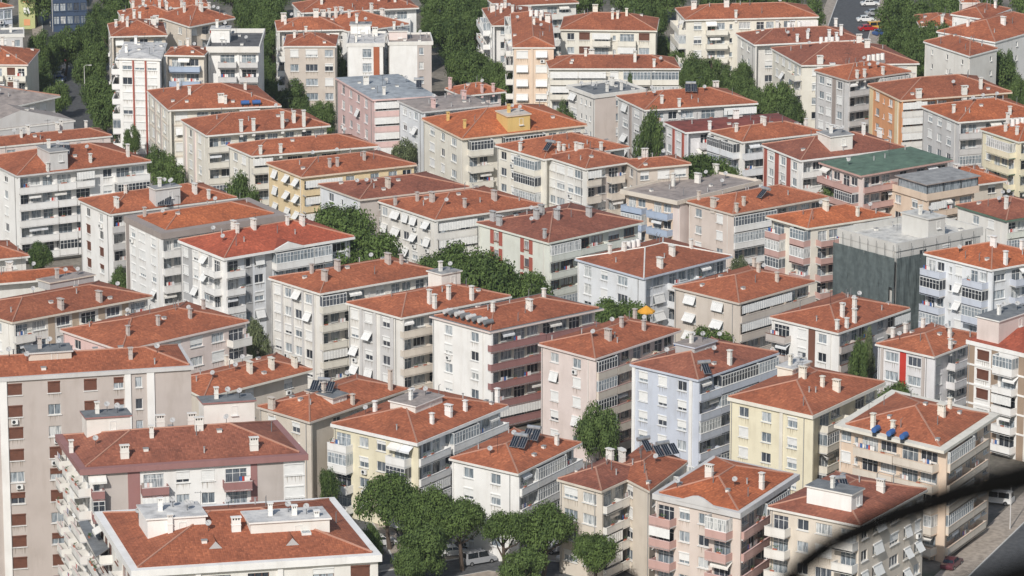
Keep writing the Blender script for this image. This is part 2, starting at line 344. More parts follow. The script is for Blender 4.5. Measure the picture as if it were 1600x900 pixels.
# ---------------------------------------------------------------- apartment buildings
FH = 2.9
TOK = {'.': .7, '_': 1.8, 'w': 2.5, 'W': 3.2, 'n': 1.3, 'a': 2.5, 'A': 3.1, 's': 2.4, 'S': 3.1, 'k': 2.3, 'K': 3.0, 'r': 2.6,
       'b': 3.6, 'B': 7.5, 'o': 3.6, 'O': 7.5, 'g': 3.2, 'G': 6.5, 'c': 3.6, 'C': 6.5, '|': .45, '#': 1.2, 'd': 1.6, 'q': 2.6}
BUILT = []
def facade(root, P0, P1, zt, nfl, toks, c1, c2, wallmb, R, cfg, det):
    """one outer wall from P0 to P1 (left to right seen from outside); openings are real recesses"""
    P0 = Vector((P0[0], P0[1], 0)); P1 = Vector((P1[0], P1[1], 0)); W = (P1 - P0).length
    Fm = frame(P0, P1 - P0); toks = toks.split(); wt = lambda t: float(t.split(':')[1]) if ':' in t else TOK[t[0]]; tot = sum(wt(t) for t in toks); k = W / tot
    Q = lambda pts: [Fm @ Vector(p) for p in pts]
    s = 0.0; gz = zt - FH * nfl; rv = .2
    par = cfg.get('par', c1); bp = cfg.get('bp', 1.5); sc = cfg.get('shut', SHUT)
    bal_done = {}
    for t in toks:
        ty = t[0]; cw = wt(t) * k; s0, s1 = s, s + cw; s = s1; cm = (s0 + s1) / 2
        col = c2 if '*' in t else c1
        if '!' in t: col = cfg.get('c3', c1)
        if ty in '|#':
            cc = c2 if '!' not in t else cfg.get('c3', c2)
            wallmb.face(Q([(s0,0,0),(s1,0,0),(s1,0,zt),(s0,0,zt)]), c1)
            pr = .22 if ty == '|' else .05
            z0 = 0.0
            P = [(s0,-pr,z0),(s1,-pr,z0),(s1,-pr,zt-.003),(s0,-pr,zt-.003)]
            wallmb.face(Q(P), cc); wallmb.face(Q([(s0,0,z0),(s0,-pr,z0),(s0,-pr,zt-.003),(s0,0,zt-.003)]), cc)
            wallmb.face(Q([(s1,-pr,z0),(s1,0,z0),(s1,0,zt-.003),(s1,-pr,zt-.003)]), cc); continue
        if gz > 0: wallmb.face(Q([(s0,0,0),(s1,0,0),(s1,0,gz),(s0,0,gz)]), col)
        for i in range(nfl):
            z0 = zt - FH * (i + 1); z1 = z0 + FH; holes = []; full = i < det; ty = t[0]; q_ = R.random()
            if ty in 'gG' and q_ > cfg.get('pg', .68): ty = 'b' if ty == 'g' else 'B'
            elif ty in 'bB' and q_ < .10: ty = 'g' if ty == 'b' else 'G'
            elif ty in 'bB' and q_ < .17: ty = 'c' if ty == 'b' else 'C'
            elif ty == 'w' and q_ < .12: ty = 'a'
            elif ty == 'a' and q_ > .9: ty = 'w'
            if ty in 'wWnaAsSkKrdq' :
                ww = {'w':1.65,'W':2.4,'n':.65,'a':1.65,'A':2.3,'s':1.6,'S':2.3,'k':1.5,'K':2.2,'r':1.2,'d':.9,'q':1.8}[ty]
                ww = min(ww, cw - .25); hh = 1.4 if ty not in 'nq' else (1.0 if ty == 'n' else 1.75)
                holes = [(cm - ww/2, cm + ww/2, z0 + (.95 if ty != 'q' else .7), z0 + .95 + hh if ty != 'q' else z0 + .7 + hh, 'win')]
            elif ty in 'bBoOcC':
                nd = max(1, round(cw / 2.7)); dw = (cw - .5) / nd
                for j in range(nd):
                    a = s0 + .25 + dw * j + .2; b = s0 + .25 + dw * (j + 1) - .2
                    holes.append((a, b, z0 + (.04 if j % 2 == 0 else .9), z0 + 2.3, 'door'))
            if not full: holes = []
            edges = [s0] + [q for h in holes for q in h[:2]] + [s1]
            for j in range(0, len(edges), 2):
                wallmb.face(Q([(edges[j],0,z0),(edges[j+1],0,z0),(edges[j+1],0,z1),(edges[j],0,z1)]), col)
            for a, b, za, zb, kd in holes:
                wallmb.face(Q([(a,0,z0),(b,0,z0),(b,0,za),(a,0,za)]), col + '^' if kd == 'win' and R.random() < .7 else col, [(a + i * 7.3, 0), (b + i * 7.3, 0), (b + i * 7.3, 1), (a + i * 7.3, 1)]); wallmb.face(Q([(a,0,zb),(b,0,zb),(b,0,z1),(a,0,z1)]), col)
                wallmb.face(Q([(a,0,za),(a,rv,za),(a,rv,zb),(a,0,zb)]), col); wallmb.face(Q([(b,rv,za),(b,0,za),(b,0,zb),(b,rv,zb)]), col)
                wallmb.face(Q([(a,0,za),(b,0,za),(b,rv,za),(a,rv,za)]), col); wallmb.face(Q([(a,rv,zb),(b,rv,zb),(b,0,zb),(a,0,zb)]), col)
                w_, h_ = b - a, zb - za; Wm = Fm @ T((a + b)/2, .1, za)
                nm = 1 if w_ < 1.0 else (2 if w_ < 2.0 else (3 if w_ < 2.9 else 4))
                fr = cfg.get('frame', 'white')
                if ty in 'kK' and R.random() < .25: fr = 'white'
                o = put('window' if kd == 'win' else 'balcony_door', window_mesh(w_, h_, fr, nm), Wm @ Matrix.Diagonal((w_ / round(w_, 1), 1, h_ / round(h_, 1), 1)) if 0 else Wm, root)
                WM[o.name] = Wm; put('pane', pane_mesh(w_, h_), Wm, o)
                x = R.random()
                if kd == 'win':
                    if ty in 'aA' and x < cfg.get('pt', .4): put('tilted_shutter', tilted_mesh(w_, h_, R.choice((.32, .45, .58, .7))), Wm @ T(0, -.1, 0), o)
                    elif ty in 'aAsS' and x < .92: put('roller_shutter', shutter_mesh(w_, h_, R.choice((.45, .7, .97, .97)), sc), Wm @ T(0, -.02, 0), o)
                    elif ty in 'kK' and x < .8: put('roller_shutter', shutter_mesh(w_, h_, R.choice((.45, .97, .97)), BRSH), Wm @ T(0, -.02, 0), o)
                    elif ty in 'wW' and x < .38: put('roller_shutter', shutter_mesh(w_, h_, R.choice((.3, .45, .7, .97)), sc), Wm @ T(0, -.02, 0), o)
                    if ty == 'r':
                        for sg in (-1, 1):
                            key = ('rp', round(h_, 1))
                            if key not in CACHE:
                                m = MB(); m.box(-.42, .42, -.2, -.1, -.55, h_ + .4, 'redstrip'); CACHE[key] = m.mesh('shutter_panel')
                            put('shutter_panel', CACHE[key], Fm @ T(cm + sg * (w_/2 + .48), .1, za), root)
                    if R.random() < .09 and ty != 'n': put('air_conditioner', ac_mesh(), Fm @ T(cm + (.2 if R.random() < .5 else -.2), 0, za - .85), root)
            if full and ty in 'bBoOgGcC' and not (cfg.get('skip_low') and i >= cfg['skip_low']):
                bw = cw - .12; key = (ty in 'gG', ty in 'oO', ty in 'cC', round(bw, 2), par, bp)
                if key not in bal_done:
                    m = MB(); hgt = .98
                    m.box(-bw/2, bw/2, -bp, 0, -.16, 0, 'lightgrey' if not cfg.get('slab') else cfg['slab'])
                    if ty in 'oO':
                        m.box(-bw/2, bw/2, -bp, -bp + .1, .003, .22, par)
                        m.box(-bw/2, bw/2, -bp + .02, -bp + .08, hgt - .06, hgt, DARK)
                        nb = int(bw / .22)
                        for j in range(nb + 1):
                            x = -bw/2 + .02 + (bw - .07) * j / nb; m.box(x, x + .03, -bp + .03, -bp + .07, .22, hgt - .06, DARK)
                        for sx in (-bw/2, bw/2 - .06):
                            m.box(sx, sx + .06, -bp + .1, 0, hgt - .06, hgt, DARK)
                            for j in range(4): m.box(sx + .01, sx + .05, -bp + .15 + j * .27, -bp + .19 + j * .27, .003, hgt - .06, DARK)
                    else:
                        m.box(-bw/2, bw/2, -bp, -bp + .12, -.22, hgt, par)
                        m.box(-bw/2, -bw/2 + .12, -bp + .12, 0, .003, hgt, par); m.box(bw/2 - .12, bw/2, -bp + .12, 0, .003, hgt, par)
                        m.box(-bw/2 - .04, bw/2 + .04, -bp - .04, -bp + .16, hgt, hgt + .05, cfg.get('cap', par))
                    g = None
                    if ty in 'gG':
                        g = MB(); n = max(2, round(bw / .65)); z_ = hgt + .05; zz = FH - .2
                        g.box(-bw/2, bw/2, -bp + .02, -bp + .08, z_, z_ + .08, WHITE); g.box(-bw/2, bw/2, -bp + .02, -bp + .08, zz - .14, zz, WHITE)
                        for j in range(n + 1):
                            x = -bw/2 + (bw - .07) * j / n; g.box(x, x + .07, -bp + .015, -bp + .09, z_ + .08, zz - .14, WHITE)
                        g.box(-bw/2 + .05, bw/2 - .05, -bp + .05, -bp + .07, z_, zz - .05, GL)
                        g.box(-bw/2, bw/2, -bp + .018, -bp + .08, z_ + 1.0, z_ + 1.05, WHITE)
                        for sx in (-1, 1):
                            xa, xb = sx * bw/2, sx * (bw/2 - .05)
                            x0_, x1_ = min(xa, xb), max(xa, xb)
                            g.box(x0_, x1_, -bp + .09, 0, z_, z_ + .08, WHITE); g.box(x0_, x1_, -bp + .09, 0, zz - .1, zz, WHITE)
                            g.box(x0_, x1_, -bp / 2, -bp / 2 + .06, z_ + .08, zz - .1, WHITE)
                            g.box(x0_ + .01, x1_ - .01, -bp + .09, -.01, z_ + .08, zz - .1, GL)
                        g = g.mesh('glazing')
                    cu = None
                    if ty in 'cC':
                        cu = MB(); n = int(bw / .25)
                        for j in range(n):
                            x = -bw/2 + bw * j / n; a = .03 * (j % 2); cu.box(x, x + bw/n, -bp - .03 + a, -bp + .0 + a, FH - 1.5, FH - .25, SHUT)
                        cu = cu.mesh('awning')
                    bal_done[key] = (m.mesh('balcony'), g, cu)
                me, g, cu = bal_done[key]; Bm = Fm @ T(cm, 0, z0 + .02)
                if i == 0 and cfg.get('notop') and ty in 'bB': pass
                o = put('balcony', me, Bm, root)
                if g is not None: put('glazing', g, Bm, o)
                if cu is not None and R.random() < .75: put('awning', cu, Bm, o)
                if ty in 'bBoO':
                    for j in range(1 + int(bw / 3)):
                        x = R.uniform(-bw/2 + .5, bw/2 - .5); q = R.random()
                        if q < .28: put('flower_pot', pot_mesh(R.randrange(3)), Bm @ T(x, -bp + .06, 1.0), o)
                        elif q < .5: put('laundry', laundry_mesh(R.randrange(4)), Bm @ T(x, -bp + .3, .4), o)
                        elif q < .62: put('parasol_awning', dropawn_mesh(R.randrange(3)), Bm @ T(x, 0, FH - .25), o)
    if cfg.get('band'):
        bc = cfg['band']; m = wallmb
        for i in range(1, nfl):
            z = zt - FH * i; pr = .1
            P = lambda a, b, c: (a, b, c)
            m.face(Q([(0,-pr,z-.14),(W,-pr,z-.14),(W,-pr,z+.14),(0,-pr,z+.14)]), bc)
            m.face(Q([(0,-pr,z+.14),(W,-pr,z+.14),(W,.01,z+.14),(0,.01,z+.14)]), bc); m.face(Q([(0,.01,z-.14),(W,.01,z-.14),(W,-pr,z-.14),(0,-pr,z-.14)]), bc)
    return Fm, W
def pot_mesh(i):
    k = ('pot', i)
    if k not in CACHE:
        m = MB(); g = simple('leaf_green', (.06,.11,.03), .7); R = random.Random(i)
        m.box(-.3, .3, -.09, .09, 0, .18, 'terracotta')
        for j in range(16):
            a = Vector((R.uniform(-.35,.35), R.uniform(-.15,.15), R.uniform(.2,.55))); d = Vector((R.uniform(-.15,.15), R.uniform(-.15,.15), R.uniform(.02,.18)))
            e = Vector((R.uniform(-.12,.12), R.uniform(-.12,.12), 0)); m.face([a, a + d, a + d + e, a + e], g)
        CACHE[k] = m.mesh('flower_pot')
    return CACHE[k]
def laundry_mesh(i):
    k = ('lau', i)
    if k not in CACHE:
        m = MB(); R = random.Random(i + 9); cs = ['white', 'blue', 'brightred', 'pink', 'paleblue', 'white', 'taupe']
        x = -.7
        for j in range(4):
            w_ = R.uniform(.22, .42); m.box(x, x + w_, -.01 + .02 * j, .01 + .02 * j, 1.2 - R.uniform(.4, .8), 1.2, R.choice(cs)); x += w_ + .04
        m.tube([(-.8, 0, 1.21), (.9, 0, 1.21)], .012, DARK, 4)
        CACHE[k] = m.mesh('laundry')
    return CACHE[k]
def dropawn_mesh(i):
    k = ('daw', i)
    if k not in CACHE:
        m = MB(); c = ['white', 'offwhite', 'paleblue'][i]
        for j in range(6):
            x = -1.1 + j * .37
            m.face([(x,-.1,0),(x,-1.1,-.55 - .03*(j%2)),(x+.37,-1.1,-.55 - .03*((j+1)%2)),(x+.37,-.1,0)], c)
            m.face([(x,-1.1,-.55-.03*(j%2)),(x,-1.1,-.85),(x+.37,-1.1,-.85),(x+.37,-1.1,-.55-.03*((j+1)%2))], c)
        CACHE[k] = m.mesh('parasol_awning')
    return CACHE[k]

def building(name, A, B, C, n, label, L='. w w w .', R='. b w b .', wall='offwhite', wallR=None, c2=None, rt='tile', roof='hip', slope=.30,
             fas='offwhite', fth=.28, oL=.35, oR=1.25, rin=.12, fin=True, ch=None, nch=5, chc=None, ch_kind='s', ph=(), solar=(), dishes=None,
             det=9, extra=0.0, ortho=.5, cat='apartment building', group=None, tanks=(), ridge='ridge', gz=1.0, near=False, depthL=None, nosmall=False, par_h=.45, **cfg):
    rnd = random.Random(name + str(A)); ze = FH * n + gz + fth
    a, b, c = at(*A, ze), at(*B, ze), at(*C, ze)
    uR = (c - b); uL = (a - b); LR = uR.length; LL = uL.length; uR.normalize(); uL.normalize()
    perp = Vector((-uR.y, uR.x, 0)); uL = (uL * (1 - ortho) + perp * ortho).normalized()
    if depthL: LL = depthL
    sn = abs(uR.x * uL.y - uR.y * uL.x)
    E = lambda u, v: b + uR * u + uL * v            # a point of the eave plane, metres along each front
    def XY(u, v): p = E(u, v); return (p.x, p.y)
    O = E(LR/2, LL/2); Rt = frame((O.x, O.y, 0), uR)
    root = bpy.data.objects.new(name, None); COL.objects.link(root); root.matrix_basis = Rt; WM[root.name] = Rt
    root.empty_display_size = 2
    tag(root, label, cat, group)
    Ri = Rt.inverted(); wb = MB(); ob = .35
    wr = wallR or wall; c2 = c2 or wall; c2R = cfg.get('c2R', c2)
    a0 = (oL, LL - ob); b0 = (oL, oR); c0 = (LR - ob, oR); d0 = (LR - ob, LL - ob)
    zt = ze - fth
    facade(root, XY(*a0), XY(*b0), zt, n, L, wall, c2, wb, rnd, dict(cfg, par=cfg['parL']) if 'parL' in cfg else cfg, det)
    facade(root, XY(*b0), XY(*c0), zt, n, R, wr, c2R, wb, rnd, cfg, det)
    def q4(p, r): wb.face([(p[0],p[1],0),(r[0],r[1],0),(r[0],r[1],zt),(p[0],p[1],zt)], wall)
    q4(XY(*c0), XY(*d0)); q4(XY(*d0), XY(*a0))
    if fin and oR > .6:                              # the gable wall runs on past the balconies to the eave
        wb.prism([XY(oL, .12), XY(oL + .3, .12), XY(oL + .3, oR - .003), XY(oL, oR - .003)], 0, zt - .003, wall)
    wo = put('wall', wb.mesh('wall', Ri), Rt, root)
    for v_, wd_ in ((oR + .35, 0), (LL - ob - .3, 1)):
        p_ = XY(oL - .1, v_); q_ = XY(max(oL - .1, .05), v_); mm = MB(); mm.tube([(p_[0], p_[1], 0), (p_[0], p_[1], zt - .4), (q_[0], q_[1], zt - .02)], .055, 'midgrey' if rnd.random() < .5 else 'offwhite', 6)
        put('downpipe', mm.mesh('downpipe', Ri), Rt, root)
    # roof -------------------------------------------------------------------------------------------
    rb = MB(); ring = [XY(0, 0), XY(LR, 0), XY(LR, LL), XY(0, LL)]
    rb.prism(ring, zt, ze, fas, top=cfg.get('gutter', fas))
    r0 = rin; U0, U1, V0, V1 = r0, LR - r0, r0, LL - r0; hw = min(U1 - U0, V1 - V0) / 2
    def rh(u, v):
        if roof == 'flat': return .05
        if not (U0 <= u <= U1 and V0 <= v <= V1): return .02
        if roof == 'hip': return slope * sn * min(u - U0, U1 - u, v - V0, V1 - v)
        if roof == 'gable': return slope * sn * min(v - V0, V1 - v)
        return slope * sn * min(u - U0, U1 - u)
    if roof == 'flat':
        rb.face([(*XY(.1, .1), ze + .06), (*XY(LR - .1, .1), ze + .06), (*XY(LR - .1, LL - .1), ze + .06), (*XY(.1, LL - .1), ze + .06)], rt)
        t = .22; ph_ = par_h
        for p in ([(0,0),(LR,0),(LR,t),(0,t)], [(0,LL-t),(LR,LL-t),(LR,LL),(0,LL)], [(0,t),(t,t),(t,LL-t),(0,LL-t)], [(LR-t,t),(LR,t),(LR,LL-t),(LR-t,LL-t)]):
            rb.prism([XY(*q) for q in p], ze + .003, ze + ph_, fas)
    else:
        P = lambda u, v: Vector((*XY(u, v), ze + .09 + rh(u, v)))
        def rf(uvs):
            pts = [P(*q) for q in uvs]; e = (pts[1] - pts[0]); e.z = 0; L0 = e.length; e.normalize()
            nn = (pts[1] - pts[0]).cross(pts[2] - pts[0]).normalized(); up = nn.cross(e)
            rb.face(pts, rt, [((p - pts[0]).dot(e), (p - pts[0]).dot(up)) for p in pts])
        if roof == 'hip':
            if U1 - U0 >= V1 - V0: r1, r2 = (U0 + hw, (V0 + V1)/2), (U1 - hw, (V0 + V1)/2)
            else: r1, r2 = ((U0 + U1)/2, V0 + hw), ((U0 + U1)/2, V1 - hw)
            c_ = [(U0, V0), (U1, V0), (U1, V1), (U0, V1)]
            if U1 - U0 >= V1 - V0:
                rf([c_[0], c_[1], r2, r1]); rf([c_[1], c_[2], r2]); rf([c_[2], c_[3], r1, r2]); rf([c_[3], c_[0], r1])
                rl = [(c_[0], r1), (c_[3], r1), (c_[1], r2), (c_[2], r2), (r1, r2)]
            else:
                rf([c_[0], c_[1], r1]); rf([c_[1], c_[2], r2, r1]); rf([c_[2], c_[3], r2]); rf([c_[3], c_[0], r1, r2])
                rl = [(c_[0], r1), (c_[1], r1), (c_[2], r2), (c_[3], r2), (r1, r2)]
        elif roof == 'gable':
            vm = (V0 + V1)/2; rf([(U0, V0), (U1, V0), (U1, vm), (U0, vm)]); rf([(U1, V1), (U0, V1), (U0, vm), (U1, vm)]); rl = [((U0, vm), (U1, vm))]
            for u in (U0, U1):
                h = [P(u, V0), P(u, V1), P(u, vm)]
                uu = u + (.02 if u == U0 else -.02); rb.face([Vector((*XY(uu, V0), ze)), Vector((*XY(uu, V1), ze)), P(uu, V1) , P(uu, vm), P(uu, V0)] if u == U1 else [Vector((*XY(uu, V1), ze)), Vector((*XY(uu, V0), ze)), P(uu, V0), P(uu, vm), P(uu, V1)], wall)
        else:
            um = (U0 + U1)/2; rf([(U0, V1), (U0, V0), (um, V0), (um, V1)]); rf([(U1, V0), (U1, V1), (um, V1), (um, V0)]); rl = [((um, V0), (um, V1))]
            for v in (V0, V1):
                vv = v + (.02 if v == V0 else -.02)
                pts = [Vector((*XY(U0, vv), ze)), Vector((*XY(U1, vv), ze)), P(U1, vv), P(um, vv), P(U0, vv)]
                rb.face(pts if v == V0 else list(reversed(pts)), wall)
        # thin tile edge along the eaves
        for (p, q) in (((U0,V0),(U1,V0)), ((U1,V0),(U1,V1)), ((U1,V1),(U0,V1)), ((U0,V1),(U0,V0))):
            a_, b_ = P(*p), P(*q); z_ = ze + .003
            if roof == 'hip' or abs(a_.z - b_.z) < .01: rb.face([(a_.x, a_.y, z_), (b_.x, b_.y, z_), b_, a_], rt)
    ro = put('roof', rb.mesh('roof', Ri), Rt, root)
    if roof != 'flat' and ridge:
        m = MB()
        for p, q in rl:
            a_, b_ = P(*p) + Vector((0,0,.03)), P(*q) + Vector((0,0,.03)); nseg = max(1, int((b_ - a_).length / 1.6))
            if (b_ - a_).length < .3: continue
            m.tube([a_ + (b_ - a_) * i / nseg + Vector((0, 0, rnd.uniform(-.02, .02))) for i in range(nseg + 1)], .13, ridge, 5)
        if m.f: put('ridge_cap', m.mesh('ridge_cap', Ri), Rt, ro)
    def onroof(px, py):
        z = ze + .5
        for _ in range(12):
            p = at(px, py, z); d = Vector((p.x - b.x, p.y - b.y)); u2 = Vector((uR.x, uR.y)); v2 = Vector((uL.x, uL.y))
            det_ = u2.x * v2.y - u2.y * v2.x; u = (d.x * v2.y - d.y * v2.x) / det_; v = (u2.x * d.y - u2.y * d.x) / det_
            z = ze + .09 + rh(max(.2, min(LR - .2, u)), max(.2, min(LL - .2, v)))
        u = max(.4, min(LR - .4, u)); v = max(.4, min(LL - .4, v)); p = Vector((*XY(u, v), ze + .09 + rh(u, v))); return p
    cdir = uR if abs(uR.y) < .42 else -uL
    cc = chc or (fas if fas in ('white', 'offwhite', 'cream', 'lightyellow', 'beige') else 'offwhite')
    spots = []
    for q in (ch or []):
        p = onroof(q[0], q[1]); put('chimney', chimney_mesh(q[2] if len(q) > 2 else ch_kind, cc), frame(p, cdir), ro); spots.append(p)
    if ch is None:
        for _ in range(nch):
            u = rnd.uniform(.12, .88) * LR; v = rnd.choice((.3, .5, .68, .75)) * LL + rnd.uniform(-.6, .6); p = Vector((*XY(u, v), ze + .09 + rh(u, v)))
            if all((p - s_).length > 1.3 for s_ in spots):
                put('chimney', chimney_mesh(rnd.choice('sssswt'), cc), frame(p, cdir), ro); spots.append(p)
    nd = rnd.choice((0, 1, 1, 2, 3)) if dishes is None else dishes
    for _ in range(nd):
        u = rnd.uniform(.1, .9) * LR; v = rnd.uniform(.2, .85) * LL; p = Vector((*XY(u, v), ze + .09 + rh(u, v)))
        if all((p - s_).length > 1.2 for s_ in spots): put('satellite_dish', dish_mesh(), frame(p, Vector((1, rnd.uniform(-.3, .3), 0))), ro); spots.append(p)
    for _ in range(rnd.randrange(5, 11)):
        u = rnd.uniform(.08, .92) * LR; v = rnd.uniform(.1, .9) * LL; p = Vector((*XY(u, v), ze + .09 + rh(u, v)))
        if all((p - s_).length > .9 for s_ in spots): put('vent', vent_mesh(rnd.randrange(3)), frame(p, uR), ro); spots.append(p)
    if rnd.random() < .14 and not solar and not tanks and roof != 'flat':
        u = rnd.uniform(.25, .7) * LR; v = rnd.uniform(.55, .8) * LL
        for k_ in range(rnd.randrange(2, 5)):
            p = Vector((*XY(u + k_ * 1.1, v), ze + .09 + rh(u, v)))
            if all((p - s_).length > 1.0 for s_ in spots): put('water_tank', drum_mesh(), frame(p, uR), ro); spots.append(p)
    for _ in range(rnd.choice((0, 1, 1))):
        u = rnd.uniform(.2, .8) * LR; v = rnd.uniform(.4, .8) * LL; p = Vector((*XY(u, v), ze + .09 + rh(u, v)))
        put('antenna', antenna_mesh(), frame(p, Vector((1, rnd.uniform(-1, 1), 0))), ro)
    for q in solar:
        p = onroof(q[0], q[1]); ang = q[3] if len(q) > 3 else 0
        put('solar_heater', solar_mesh(q[2]), frame(p + Vector((0, 0, .25)), Vector((math.cos(ang), math.sin(ang), 0))), ro)
    for q in tanks:
        p = onroof(q[0], q[1]); put('water_tank', tank_mesh(q[2] if len(q) > 2 else 'blue'), frame(p + Vector((0, 0, .3)), uR), ro)
    if cfg.get('pm'):
        for k_ in range(9):
            mm = MB(); cc_ = 'orange' if k_ % 2 else 'white'; cx = LR/2; f_ = frame((*XY(cx, oR), 0), uR); zq = zt - 1.6 - k_ * 2.6
            mm.box(-.7, .7, -.08, -.01, zq - .7, zq + .7, cc_); put('panel', mm.mesh('panel', Ri @ f_), Rt, wo)
    for q in ph:                                     # stair heads and lift rooms standing through the roof
        px, py, wR, wL, h = q[:5]; cw_ = q[5] if len(q) > 5 else fas; ct = q[6] if len(q) > 6 else 'f:midgrey'
        p = onroof(px, py); m = MB(); z0 = p.z - .1; zz = max(p.z, ze + rh(LR/2, LL/2) * .6) + h if len(q) < 8 else p.z + h
        c4 = [p, p + uR * wR, p + uR * wR + uL * wL, p + uL * wL]
        m.prism([(k_.x, k_.y) for k_ in c4], ze - .05, zz, cw_)
        o = .22; c5 = [p - uR * o - uL * o, p + uR * (wR + o) - uL * o, p + uR * (wR + o) + uL * (wL + o), p - uR * o + uL * (wL + o)]
        m.prism([(k_.x, k_.y) for k_ in c5], zz + .003, zz + .2, fas if cw_ != 'concrete' else 'concrete', top=ct)
        fx = frame((p.x, p.y, 0), uR)
        po = put('stair_head', m.mesh('stair_head', Ri), Rt, root)
        put('hatch', window_mesh(.8, 1.2, 'white', 1), fx @ T(wR * .6, -.05, zz - 1.7 if zz - ze > 2 else zz - 1.3), po)
        put('chimney', chimney_mesh('s', cc), frame(p + uR * wR * .3 + uL * wL * .5 + Vector((0, 0, zz + .2 - p.z)), uR), po)
        if wR > 3: put('satellite_dish', dish_mesh(), frame(p + uR * wR * .75 + uL * wL * .4 + Vector((0, 0, zz + .2 - p.z)), Vector((1, 0, 0))), po)
        if wR > 4: put('satellite_dish', dish_mesh(), frame(p + uR * wR * .55 + uL * wL * .7 + Vector((0, 0, zz + .2 - p.z)), Vector((1, .2, 0))), po)
    for (side, s0_, wd, hg) in cfg.get('ped', ()):   # small gable or curved pediment standing on the eave
        f_ = frame((*XY(0, -.05), 0), uR) if side == 'R' else frame((*XY(-.05, LL), 0), -uL)
        mm = MB(); n_ = 8; prof = [(s0_ + wd * (k_/n_ - .5), hg * (1 - abs(2*k_/n_ - 1)) if side == 'R' else hg * (.5 - .5*math.cos(2*math.pi*k_/n_))) for k_ in range(n_ + 1)]
        for k_ in range(n_):
            (xa, za), (xb, zb) = prof[k_], prof[k_+1]; z_ = ze + .004
            mm.face([(xa, -.02, z_ - .2), (xb, -.02, z_ - .2), (xb, -.02, z_ + zb), (xa, -.02, z_ + za)], fas)
            mm.face([(xa, -.02, z_ + za), (xb, -.02, z_ + zb), (xb, .25, z_ + zb), (xa, .25, z_ + za)], fas)
            dd = 3.2 if side == 'R' else .25
            if side == 'R': mm.face([(xa, .25, z_ + za + .02), (xb, .25, z_ + zb + .02), (xb, .3 + zb * 2.9, z_ + zb + .02), (xa, .3 + za * 2.9, z_ + za + .02)], rt)
        put('pediment', mm.mesh('pediment', Ri @ f_), Rt, ro)
    for q in cfg.get('dorm', ()):
        p = onroof(q[0], q[1]); mm = MB(); mm.face([(-.75,-.5,-.1),(.75,-.5,-.1),(0,-.5,.75)], 'grey'); mm.face([(-.75,-.5,-.1),(0,-.5,.75),(0,2.2,.75),(-.6,0,0)], rt); mm.face([(0,-.5,.75),(.75,-.5,-.1),(.6,0,0),(0,2.2,.75)], rt)
        put('dormer', mm.mesh('dormer'), frame(p, uR), ro)
    for q in cfg.get('sky', ()):
        p = onroof(q[0], q[1]); mm = MB(); mm.box(-.55,.55,-.5,.5,-.2,.14,WHITE); mm.box(-.45,.45,-.4,.4,.143,.17,GL); put('skylight', mm.mesh('skylight'), frame(p, uR), ro)
    BUILT.append((name, label, [XY(0,0), XY(LR,0), XY(LR,LL), XY(0,LL)], ze))
    return dict(root=root, roof=ro, XY=XY, ze=ze, zt=zt, LR=LR, LL=LL, uR=uR, uL=uL, Rt=Rt, Ri=Ri, b=b, onroof=onroof, rh=rh, FR=frame((*XY(*b0), 0), uR), FL=frame((*XY(*a0), 0), -uL))
# ---------------------------------------------------------------- ground, streets
def sheet(name, pts, z, m, kind='structure', label=None):
    mb = MB(); mb.face([(p[0], p[1], z) for p in pts], m); o = put(name, mb.mesh(name), I4); tag(o, label, None, None, kind); return o
def groundmat():
    m, n, l, p = newmat('dusty_ground'); tc = N(n, 'TexCoord')
    a = N(n, 'TexNoise', i_Scale=.05, i_Detail=8.0, i_Roughness=.65); l.new(tc.outputs['Object'], a.inputs[0])
    r = ramp(n, l, a.outputs[0], [(.35, (.075,.085,.05,1)), (.47, (.16,.145,.12,1)), (.6, (.27,.24,.2,1)), (.75, (.36,.32,.27,1))])
    b = N(n, 'TexNoise', i_Scale=1.2, i_Detail=6.0); l.new(tc.outputs['Object'], b.inputs[0])
    r2 = ramp(n, l, b.outputs[0], [(.3, (.7,.7,.7,1)), (.7, (1.15,1.15,1.15,1))])
    l.new(mixc(n, l, r.outputs[0], r2.outputs[0], 1, 'MULTIPLY'), p.inputs['Base Color']); p.inputs['Roughness'].default_value = .95
    return m
ASPH = simple('asphalt', (.10,.103,.108), .85, noise=.35); PAVE = simple('paving', (.42,.36,.30), .9, noise=.35)
sheet('ground', [(-3000, -1000), (3000, -1000), (3000, 6000), (-3000, 6000)], 0, groundmat())
P2 = lambda *q: [at(x, y, 0) for x, y in q]
RN = [0]
